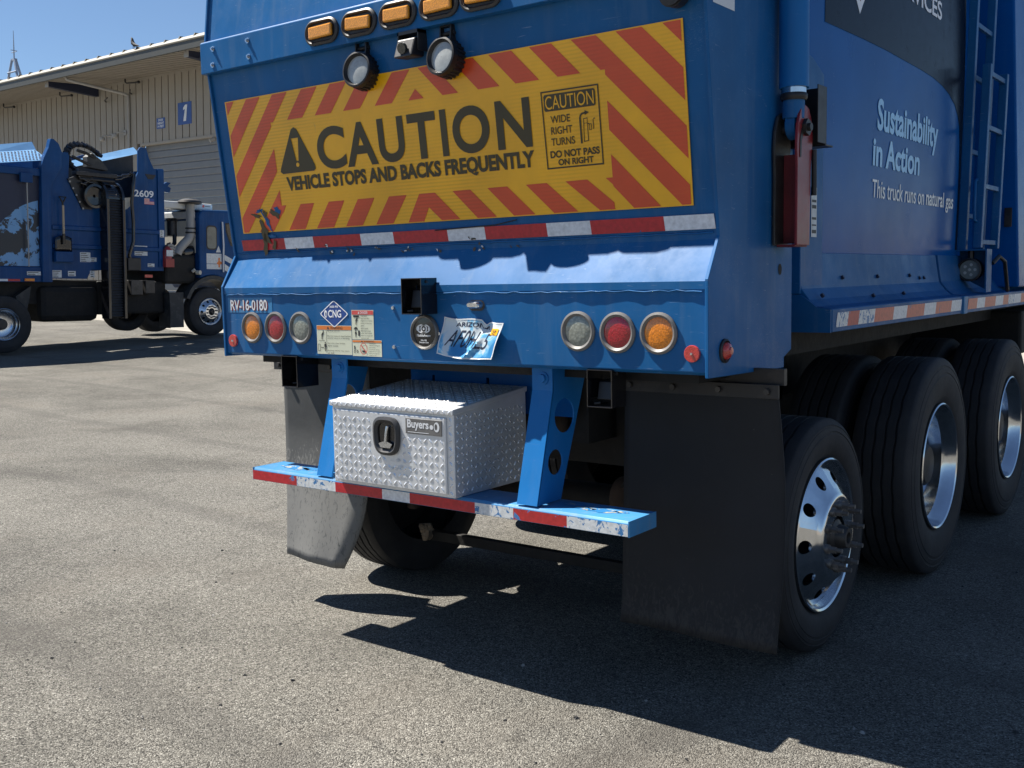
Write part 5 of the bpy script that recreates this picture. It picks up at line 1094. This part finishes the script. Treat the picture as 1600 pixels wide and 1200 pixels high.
# number, flag, stickers
mb = MB(); text(mb, '2609', SD, 9.44, 9.89, 3.125, 3.265, .003, .02); mb.build('truck_number', 'white', T2)
mb = MB(); rect(mb, SD, 9.67, 9.90, 2.985, 3.105, .002); F_ = mb.build('flag_decal', 'sticker_white', T2)
mb = MB()
for i in range(7): rect(mb, SD, 9.67, 9.90, 2.985 + .0172 * i, 2.985 + .0172 * i + .009, .003)
mb.build('flag_stripes', 'danger_red', F_)
mb = MB(); rect(mb, SD, 9.79, 9.90, 3.045, 3.105, .004); mb.build('flag_canton', 'sign_blue', F_)
for a0, a1, b0, b1 in ((8.22, 8.44, 1.77, 1.96), (8.44, 8.57, 1.78, 1.86), (9.42, 9.72, 1.93, 2.13), (7.64, 7.83, 1.46, 1.60), (7.96, 8.12, 1.49, 1.59), (10.0, 10.10, 2.32, 2.47), (7.13, 7.40, 1.50, 1.57), (9.72, 9.88, 1.70, 1.77), (8.42, 8.52, 1.47, 1.60), (9.10, 9.18, 1.85, 2.12)):
    dx = .02 if a0 < 7.5 else (.034 if a0 > 9.98 else .0); mb = MB(); rect(mb, SD, a0, a1, b0, b1, .003 + dx); s = mb.build('label_sticker', 'sticker_white', T2)
    mb = MB(); n = max(2, int((b1 - b0) / .035))
    for i in range(n): rect(mb, SD, a0 + .015, a0 + (a1 - a0) * random.uniform(.5, .92), b1 - (b1 - b0) * (i + .75) / n, b1 - (b1 - b0) * (i + .4) / n, .0045 + dx)
    mb.build('small_print', 'steel_dark', s)
mb = MB(); rect(mb, SD, 6.2, 6.77, 1.385, 1.425, .0125, 0); rect(mb, SD, 6.77, 7.0, 1.385, 1.425, .0125, 1); mb.build('side_tape', ['tape_white', 'tape_red'], T2)
mb = MB(); mb.box(XS + .01, XS + .04, 7.08, 7.27, 1.385, 1.44); mb.build('marker_lens', 'amber', T2, bevel=.008)
mb = MB(); mb.box(XS, XS + .02, 9.64, 9.82, 1.48, 1.54); mb.build('marker_lens', 'red_reflector', T2)
mb = MB(); mb.box(XS - .3, XS - .03, 9.35, 9.62, 1.12, 1.42); mb.box(XS - .3, XS - .02, 9.68, 9.9, 1.15, 1.42); mb.build('battery_box', 'steel_dark', T2, bevel=.01)
# shovel pouch on the side
mb = MB(); mb.box(XS, XS + .12, 7.66, 8.02, 1.76, 1.96); mb.build('shovel_pouch', 'blue_far', T2, bevel=.01)
# chassis and running gear
mb = MB(); mb.box(-18.7, -16.75, 4.0, 10.3, .95, 1.40); mb.build('chassis_frame', 'under_black', T2)
mb = MB(); mb.box(-18.6, -16.62, 7.45, 8.68, .60, 1.3); mb.build('tank', 'under_black', T2, bevel=.12)
mb = MB(); mb.box(-18.5, -16.7, 8.68, 10.25, .72, 1.4); mb.build('drive_housing', 'under_black', T2, bevel=.05)
mb = MB(); mb.prism([(6.98, 1.10), (7.28, 1.30), (7.24, 1.06), (7.18, .82), (7.06, .82), (7.0, .95)], 'x', XS - .5, XS - .12); mb.build('rear_mud_guard', 'rubber_flap', T2)
w2 = dict(n=48, grooves=3)
make_wheel(T2, Vector((XS - .02, 6.69, .58)) - B2, .535, .27, .30, 1, 'dual', rim='alu_wheel', nuts=0, **w2)
make_wheel(T2, Vector((XS - .02, 5.35, .55)) - B2, .535, .27, .30, 1, 'dual', rim='alu_wheel', nuts=0, **w2)
make_wheel(T2, Vector((XS - .05, 11.30, .745)) - B2, .535, .28, .30, 1, 'steer', rim='alu_wheel', nuts=10, **w2)
make_wheel(T2, Vector((-18.85, 11.30, .745)) - B2, .535, .28, .30, -1, 'steer', rim='alu_wheel', nuts=0, **w2)
make_wheel(T2, Vector((-18.85, 6.69, .58)) - B2, .535, .27, .30, -1, 'dual', rim='alu_wheel', nuts=0, **w2)
make_wheel(T2, Vector((-17.2, 9.7, .84)) - B2, .50, .27, .30, 1, 'dual', rim='steel_dark', nuts=0, **w2)
mb = MB(); mb.sheet(lambda u, v: (XS - .42 + .40 * u, 10.25 + .36 * u * 0 + .02 * sin(3 * v), 1.17 - .76 * v), 1, 6); mb.build('mud_flap', 'rubber_flap', T2, solid=.02)
mb = MB(); mb.box(XS - .08, XS - .06, 10.25, 10.62, .42, 1.17); mb.build('mud_flap', 'rubber_flap', T2)
# cab
def arcpts(cy, cz, r, a0, a1, n=10): return [(cy + r * cos(radians(a0 + (a1 - a0) * i / n)), cz + r * sin(radians(a0 + (a1 - a0) * i / n))) for i in range(n + 1)]
cabp = [(11.0, 1.62), (11.0, 2.78)] + arcpts(11.14, 2.82, .13, 180, 95) + [(12.6, 2.99), (12.95, 2.85), (13.15, 2.1), (13.2, 1.3), (12.1, 1.25)] + arcpts(11.34, .80, .74, 35, 115, 10)
mb = MB(); mb.prism(cabp, 'x', -18.8, XS); CAB = mb.build('cab', 'blue_far', T2, bevel=.03)
mb = MB(); mb.prism([(11.02, 2.95), (12.5, 3.02), (12.5, 3.0), (11.1, 2.93)], 'x', -18.78, XS - .03); mb.build('cab_roof', 'blue_far_sunlit', CAB)
def rrect(y0, y1, z0, z1, r):
    return arcpts(y1 - r, z1 - r, r, 0, 90, 4) + arcpts(y0 + r, z1 - r, r, 90, 180, 4) + arcpts(y0 + r, z0 + r, r, 180, 270, 4) + arcpts(y1 - r, z0 + r, r, 270, 360, 4)
mb = MB(); poly(mb, rrect(11.18, 11.46, 2.10, 2.63, .08), SD, .004); q_ = mb.build('window_frame', 'black_steel', CAB)
mb = MB(); poly(mb, rrect(11.20, 11.44, 2.13, 2.60, .07), SD, .008); mb.build('window_pane', 'glass_grey', CAB)
mb = MB(); poly(mb, [(11.68, 2.70), (12.3, 2.74), (12.5, 2.3), (12.35, 2.16), (11.82, 2.20), (11.70, 2.5)], SD, .004); mb.build('window_frame', 'black_steel', CAB)
mb = MB(); poly(mb, [(11.71, 2.67), (12.28, 2.71), (12.46, 2.3), (12.33, 2.19), (11.84, 2.24), (11.73, 2.5)], SD, .008); mb.build('window_pane', 'glass_dark', CAB)
mb = MB(); mb.tube([SD(11.60, 1.62, .03), SD(11.60, 2.2, .05), SD(11.59, 2.72, .03)], .018, 8); mb.build('grab_rail', 'white', CAB, smooth=60)
mb = MB(); rect(mb, SD, 11.18, 11.58, 1.80, 2.02, .003); rect(mb, SD, 11.18, 11.58, 1.68, 1.79, .003)
poly(mb, [(11.66, 2.0), (12.3, 1.72), (12.3, 1.60), (11.66, 1.88)], SD, .003); poly(mb, [(11.66, 1.80), (12.2, 1.50), (12.2, 1.38), (11.66, 1.66)], SD, .003); poly(mb, [(11.43, 2.05), (11.56, 2.05), (11.50, 2.20)], SD, .003); mb.build('cab_stripe', 'sticker_white', CAB)
mb = MB(); poly(mb, [(11.45, 1.82), (11.49, 1.86), (11.49, 1.93), (11.53, 1.93), (11.53, 1.86), (11.58, 1.84), (11.58, 1.80), (11.53, 1.78), (11.53, 1.72), (11.49, 1.72), (11.49, 1.78), (11.45, 1.79)], SD, .005); mb.build('cab_marker', 'orange', CAB)
mb = MB(); mb.prism([(p[0], p[1]) for p in arcpts(11.34, .80, .74, 20, 160, 12)] + [(p[0], p[1]) for p in arcpts(11.34, .80, .66, 160, 20, 12)], 'x', XS - .45, XS + .03); mb.build('wheel_arch', 'rubber_flap', CAB)
# cream bulkhead, exhaust stack, air cleaner behind the cab
mb = MB(); mb.box(-17.85, XS - .12, 10.972, 10.99, 2.02, 2.72); mb.build('bulkhead', 'tan_light', T2)
mb = MB(); mb.box(-18.6, XS - .10, 10.90, 10.99, 2.76, 2.92); mb.build('rear_cab_roof', 'white_far', T2, bevel=.03)
mb = MB(); mb.box(-17.4, -16.75, 10.28, 11.55, 2.96, 3.11); AC = mb.build('roof_unit', 'white_far', T2, bevel=.03)
mb = MB(); poly(mb, oval((11.30, 3.05), .03, .03, 14), XP(-16.75), .004); mb.build('unit_badge', 'danger_red', AC)
mb = MB(); rect(mb, XP(-16.75), 11.34, 11.48, 3.043, 3.055, .004); mb.build('unit_print', 'ink', AC)
mb = MB(); mb.tube([(XS - .18, 10.56, 1.98), (XS - .18, 10.60, 2.08), (XS - .18, 10.72, 2.20), (XS - .18, 10.86, 2.32), (XS - .18, 10.91, 2.44), (XS - .18, 10.91, 2.6), (XS - .18, 10.91, 3.08)], .095, 14); mb.build('exhaust_stack', 'pipe_grey', T2, smooth=50)
mb = MB(); mb.lathe([(0, .09), (.0, .24), (.03, .26), (.07, .24), (.11, .12), (.115, .001)], (XS - .18, 10.90, 3.07), 'z', 24); mb.build('rain_cap', 'steel_dark', T2, smooth=40)
mb = MB()
for z in (2.46, 2.55): mb.lathe([(-.015, .10), (-.015, .112), (.015, .112), (.015, .10)], (XS - .18, 10.91, z), 'z', 20)
mb.build('pipe_clamp', 'black_steel', T2)
mb = MB(); mb.cyl((XS - .5, 10.66, 2.38), (XS - .5, 10.66, 2.72), .11, 16); mb.cyl((XS - .5, 10.66, 2.70), (XS - .5, 10.66, 2.76), .15, 16, .10); mb.tube([(XS - .4, 10.66, 2.4), (XS - .35, 10.62, 2.22), (XS - .3, 10.45, 2.12), (XS - .3, 10.25, 2.10)], .045, 8); mb.build('air_cleaner', 'black_steel', T2, smooth=40)
mb = MB(); mb.box(-18.4, XS - .10, 10.2, 10.98, 1.35, 1.98); mb.build('engine_cover', 'under_black', T2, bevel=.06)
mb = MB(); mb.cyl((XS - .25, 10.72, 2.02), (XS - .25, 11.0, 2.06), .13, 18); mb.build('intake_box', 'black_gloss', T2, smooth=40)
mb = MB()
for k in range(4): mb.tube([(XS - .2, 10.22, 1.98 + .05 * k), (XS - .15, 10.4, 2.0 + .06 * k), (XS - .2, 10.58, 1.96 + .05 * k)], .028, 8)
mb.build('coolant_pipe', 'pipe_grey', T2, smooth=60)
mb = MB(); mb.cyl((XS - .04, 10.95, 1.60), (XS + .05, 10.98, 1.60), .05, 12); mb.cyl((XS - .05, 10.85, 1.62), (XS, 10.88, 1.66), .035, 10); mb.build('fitting', 'tan_light', T2, smooth=40)
ORG = Vector((0, 0, 0))
# shovel hanging on the side
def top_obj(name, base, label, cat, group=None):
    e = tag(empty(name), label, cat, group); place(e, base); return e
sb = Vector((XS + .08, 7.82, 1.98)); SH = top_obj('shovel', sb, 'black shovel with wooden shaft hanging upright on the side of truck 2609', 'shovel'); ORG = sb
mb = MB(); mb.tube([SD(7.84, 2.30, .10), SD(7.84, 2.84, .10)], .022, 8); mb.build('shaft', 'wood', SH, smooth=60)
mb = MB(); mb.tube([SD(7.84, 2.84, .10), SD(7.83, 2.90, .10), SD(7.77, 3.0, .10), SD(7.90, 3.0, .10), SD(7.845, 2.90, .10)], .018, 8); mb.build('handle', 'black_steel', SH, smooth=60)
mb = MB(); mb.sheet(lambda u, v: SD(7.68 + .33 * u, 2.22 - .26 * v + .05 * sin(pi * u) * (1 - v), .06 + .03 * abs(u - .5)), 8, 4); mb.tube([SD(7.84, 2.30, .10), SD(7.845, 2.1, .09)], .028, 8); mb.build('blade', 'black_gloss', SH, smooth=60, solid=.008)
fb = Vector((XS + .02, 10.19, 1.70)); FE = top_obj('fire_extinguisher', fb, 'red fire extinguisher mounted at the front corner of truck 2609', 'fire extinguisher'); ORG = fb
mb = MB(); mb.lathe([(0, .001), (0, .095), (.02, .105), (.36, .105), (.42, .06), (.44, .03)], (XS + .02, 10.17, 1.70), 'z', 20); mb.build('cylinder', 'ext_red', FE, smooth=40)
mb = MB(); mb.tube([(XS + .02, 10.17, 2.14), (XS + .02, 10.19, 2.19), (XS + .02, 10.26, 2.21)], .02, 8); mb.tube([(XS + .03, 10.15, 2.16), (XS + .06, 10.09, 2.12), (XS + .06, 10.08, 1.95)], .014, 8); mb.build('valve', 'black_steel', FE, smooth=50)
mb = MB(); poly(mb, [(10.09, 1.93), (10.25, 1.93), (10.25, 2.06), (10.09, 2.06)], XP(XS + .126), .0); mb.build('instruction_label', 'sticker_white', FE)
mb = MB(); mb.box(XS + .10, XS + .132, 10.065, 10.275, 1.70, 1.88); mb.build('bracket', 'ext_red', FE, bevel=.006)
ORG = Vector((0, 0, 0))

# ------------------------------------------------------------------ warehouse
WH = tag(empty('warehouse'), 'long grey metal warehouse with deep roof overhang and roll up door behind the trucks', 'warehouse')
WB = Vector((-20, 19, 0)); place(WH, WB, radians(-2.5))
PW = .42; U0 = -34.0; DU0, DU1 = -11.48, -5.6; WT = 8.56
def panel_mesh(z0, z1):
    mb = MB(); mb.prism([(0.03, -.04), (PW - .03, -.04), (PW - .024, .05), (.024, .05)], 'z', z0, z1)
    me = bpy.data.meshes.new('wall_panel'); me.from_pydata(mb.v, [], mb.f); me.materials.append(MATS['wall_grey']); return me
mf, ms = panel_mesh(-.6, WT), panel_mesh(6.24, WT)
nP = 84
for i in range(nP):
    u = U0 + PW * i
    ob = bpy.data.objects.new('wall_panel', ms if (u + PW > DU0 and u < DU1) else mf); COL.objects.link(ob); ob.parent = WH; ob.location = (u, 0, 0)
mb = MB(); mb.box(U0, U0 + nP * PW, .05, .12, 6.24, WT); mb.box(U0, DU0, .05, .12, -.6, 6.24); mb.box(DU1, U0 + nP * PW, .05, .12, -.6, 6.24); mb.build('wall_backing', 'groove_dark', WH)
# roll-up door
mb = MB(); mb.prism([(.10, 0), (.085, .03), (.085, .21), (.10, .24), (.16, .24), (.16, 0)], 'x', DU0 + .05, DU1 - .05); dm_ = bpy.data.meshes.new('door_slat'); dm_.from_pydata(mb.v, [], mb.f); dm_.materials.append(MATS['door_grey'])
for i in range(26):
    ob = bpy.data.objects.new('door_slat', dm_); COL.objects.link(ob); ob.parent = WH; ob.location = (0, .05, -.3 + .25 * i)
mb = MB(); mb.box(DU0 - .03, DU0 + .07, -.05, .1, -.5, 6.24); mb.box(DU1 - .07, DU1 + .03, -.05, .1, -.5, 6.24); mb.box(DU0 - .03, DU1 + .03, -.06, .1, 6.14, 6.24); mb.build('door_frame', 'wall_grey', WH, bevel=.01)
# overhang: soffit sheets with ridges, fascia, roof edge, roof
OV = -2.2
mb = MB(); n = 0; u = U0; prof = []
sz = lambda y: 8.56 + (8.44 - 8.56) * (y / OV)
while u < U0 + nP * PW:
    mb.hexa([(u, OV, sz(OV)), (u + .25, OV, sz(OV)), (u + .25, 0, sz(0)), (u, 0, sz(0)), (u, OV, sz(OV) + .03), (u + .25, OV, sz(OV) + .03), (u + .25, 0, sz(0) + .03), (u, 0, sz(0) + .03)]); u += .34
mb.build('soffit_boards', 'soffit', WH, kind='stuff')
mb = MB(); mb.hexa([(U0, OV, sz(OV) + .02), (U0 + nP * PW, OV, sz(OV) + .02), (U0 + nP * PW, .1, sz(0) + .02), (U0, .1, sz(0) + .02), (U0, OV, sz(OV) + .06), (U0 + nP * PW, OV, sz(OV) + .06), (U0 + nP * PW, .1, sz(0) + .06), (U0, .1, sz(0) + .06)]); mb.build('soffit_backing', 'groove_dark', WH)
mb = MB(); mb.box(U0, U0 + nP * PW, OV - .06, OV + .01, 8.40, 8.70); mb.build('fascia', 'fascia', WH, bevel=.01)
mb = MB(); mb.prism([(OV - .08, 8.70), (OV - .06, 8.70), (OV + .14, 8.86), (12, 9.6), (12, 9.5), (OV + .0, 8.62), (OV - .08, 8.66)], 'x', U0, U0 + nP * PW); mb.build('roof', 'roof_metal', WH)
mb = MB(); mb.prism([(OV + .06, 8.80), (OV + .22, 8.86), (OV + .22, 8.905), (OV + .10, 8.895)], 'x', 0, .05); rmesh = bpy.data.meshes.new('roof_rib'); rmesh.from_pydata(mb.v, [], mb.f); rmesh.materials.append(MATS['roof_metal'])
for i in range(42):
    ob = bpy.data.objects.new('roof_rib', rmesh); COL.objects.link(ob); ob.parent = WH; ob.location = (U0 + .4 + .82 * i, 0, 0)
mb = MB(); mb.box(U0, U0 + nP * PW, -.05, .0, WT - .08, WT + .0); mb.build('wall_trim', 'wall_grey', WH)
for u in (-32.3, -23.4, -14.45, -5.5):
    mb = MB(); mb.hexa([(u - .11, -1.98, 8.28), (u + .11, -1.98, 8.28), (u + .11, .0, 8.18), (u - .11, .0, 8.18), (u - .11, -1.98, 8.46), (u + .11, -1.98, 8.46), (u + .11, .0, 8.57), (u - .11, .0, 8.57)]); ob = mb.build('tie_beam', 'navy', WH)
    mb = MB(); mb.box(u - .12, u + .12, -2.01, -1.985, 8.26, 8.47); mb.build('beam_cap', 'pipe_grey', WH)
mb = MB(); mb.tube([(-12.95, -2.1, 8.68), (-12.95, -2.1, 8.5), (-12.9, -2.02, 8.36), (-12.75, -1.8, 8.30), (-12.25, -.2, 8.06), (-12.18, -.09, 8.0), (-12.18, -.09, 7.8), (-12.18, -.09, -.3)], .055, 10); mb.build('downpipe', 'pipe_grey', WH, smooth=50)
for u, z in ((-21.1, 8.40), (-16.3, 8.40), (-11.5, 8.40), (-25.9, 8.40)):
    mb = MB(); mb.tube([(u - .42, -.35, z + .15), (u - .42, -.35, z + .02), (u - .3, -.35, z - .03), (u + .35, -.3, z - .05)], .028, 8); mb.cyl((u + .35, -.3, z - .05), (u + .42, -.3, z - .05), .05, 10); mb.build('wall_lamp', 'black_steel', WH, smooth=50)
for u, z in ((-13.66, 6.53), (-12.74, 6.58)):
    mb = MB(); mb.lathe([(-.02, .001), (-.09, .05), (-.06, .09), (.0, .10), (.05, .09), (.06, .02)], (u, -.32, z), 'z', 16); mb.tube([(u, -.32, z + .05), (u + .05, -.3, z + .12), (u + .25, -.05, z + .12)], .03, 8); mb.cyl((u + .25, -.08, z + .12), (u + .25, -.03, z + .12), .10, 14); mb.build('dome_camera', 'pipe_grey', WH, smooth=40)
for (a, za), (b, zb) in (((-13.77, 7.93), (-13.18, 7.99)), ((-12.0, 8.05), (-11.6, 8.12))):
    mb = MB(); mb.tube([(a, -.06, za), (a + .2, -.25, za), (b, -.35, zb)], .025, 7); mb.build('conduit', 'steel_dark', WH, smooth=50)
mb = MB(); mb.cyl((-6.95, -.2, 6.0), (-6.9, -.06, 6.08), .07, 12); mb.build('door_lamp', 'pipe_grey', WH)
def wsign(name, u0, u1, z0, z1, label, lines):
    e = tag(empty(name), label, 'sign'); e.matrix_world = QM @ Matrix.Translation(WB) @ Matrix.Rotation(radians(-2.5), 4, 'Z') @ Matrix.Translation((u0, -.04, z0))
    mb = MB(); mb.box(0, u1 - u0, -.012, .0, 0, z1 - z0); mb.build('board', 'sign_blue', e)
    mb = MB(); P = lambda a, b, off=0: (a, -.012 - off, b)
    for t, a0, a1, b0, b1, sl in lines: text(mb, t, P, a0, a1, b0, b1, .004, .03, slant=sl)
    if not lines: poly(mb, [(.33, .11), (.50, .11), (.58, .66), (.45, .66), (.335, .565), (.325, .49), (.435, .51)], P, .004)
    mb.build('lettering', 'white', e)
wsign('bay_sign', -9.05, -8.23, 6.70, 7.45, 'blue sign with white number 1 on the warehouse wall above the roll up door', [])
wsign('notice_sign', -10.4, -9.87, 6.67, 7.04, 'small blue notice sign with three white lines of text left of the number 1 sign', [('DOOR', .12, .42, .26, .34, .1), ('HEIGHT', .07, .47, .15, .23, .1), ('14 FEET', .07, .47, .04, .12, .1)])
# bird on the roof edge
bd = tag(empty('bird'), 'dark bird perched on the warehouse roof edge', 'bird'); bd.matrix_world = QM @ Matrix.Translation(WB) @ Matrix.Rotation(radians(-2.5), 4, 'Z') @ Matrix.Translation((-8.28, OV + .05, 8.84))
mb = MB(); mb.tube([(.34, 0, .05), (.22, 0, .07), (.08, .0, .10), (-.02, 0, .17), (-.05, 0, .25), (-.06, 0, .31), (-.09, 0, .34), (-.12, 0, .335)], [.008, .03, .06, .065, .05, .038, .03, .006], 10); mb.tube([(.02, .02, .12), (.02, .02, -.03)], .008, 6); mb.tube([(.02, -.02, .12), (.02, -.02, -.03)], .008, 6); mb.build('body', 'bird_dark', bd, smooth=60)
# lattice radio mast far behind the roof
tw = tag(empty('radio_mast'), 'thin lattice radio mast on an A shaped frame behind the warehouse roof at far left', 'mast'); tw.matrix_world = QM @ Matrix.Translation(WB) @ Matrix.Rotation(radians(-2.5), 4, 'Z') @ Matrix.Translation((-108.7, 41, 0))
for a, b in (((-3.2, -1.2, 17), (-.38, -.1, 27.5)), ((5.4, -1.2, 17), (.32, -.1, 27.45)), ((.8, 3, 17), (0, .2, 27.5))):
    mb = MB(); mb.tube([a, b], .16, 6); mb.build('leg', 'tower_grey', tw)
mb = MB(); mb.box(-.45, .4, -.2, .2, 27.35, 27.6); mb.build('cap', 'tower_grey', tw)
mb = MB(); mb.tube([(-.95, -.4, 25.9), (1.3, -.4, 25.9)], .10, 6); mb.build('brace', 'tower_grey', tw)
mb = MB(); mb.tube([(0, 0, 27.5), (0, 0, 29.0), (0, 0, 31)], [.09, .07, .03], 6); mb.tube([(-.6, 0, 28.4), (.6, 0, 28.4)], .05, 6); mb.tube([(0, -.4, 28.6), (0, .4, 28.6)], .05, 6); mb.build('antenna', 'tower_grey', tw)

# low unseen ridge added round the horizon to block its bright glow
random.seed(5)
mb = MB(); N = 160; vs = []
for ring_, (R_, f_) in enumerate(((900, 0), (1000, .55), (1150, 1), (1400, .3))):
    for i in range(N):
        t = 2 * pi * i / N; h = 55 + 28 * sin(3 * t + .7) + 18 * sin(7 * t + 2) + 9 * sin(17 * t) + 5 * sin(41 * t)
        vs.append((R_ * cos(t), R_ * sin(t), -4 + h * f_ + (random.uniform(-4, 4) if f_ else 0)))
mb.add(vs, [(r * N + i, r * N + (i + 1) % N, (r + 1) * N + (i + 1) % N, (r + 1) * N + i) for r in range(3) for i in range(N)])
pbr('blocker_earth', (.16, .13, .10), .9, var=.25, vs_=.02)
struct(mb.build('horizon_blocker', 'blocker_earth', smooth=60))
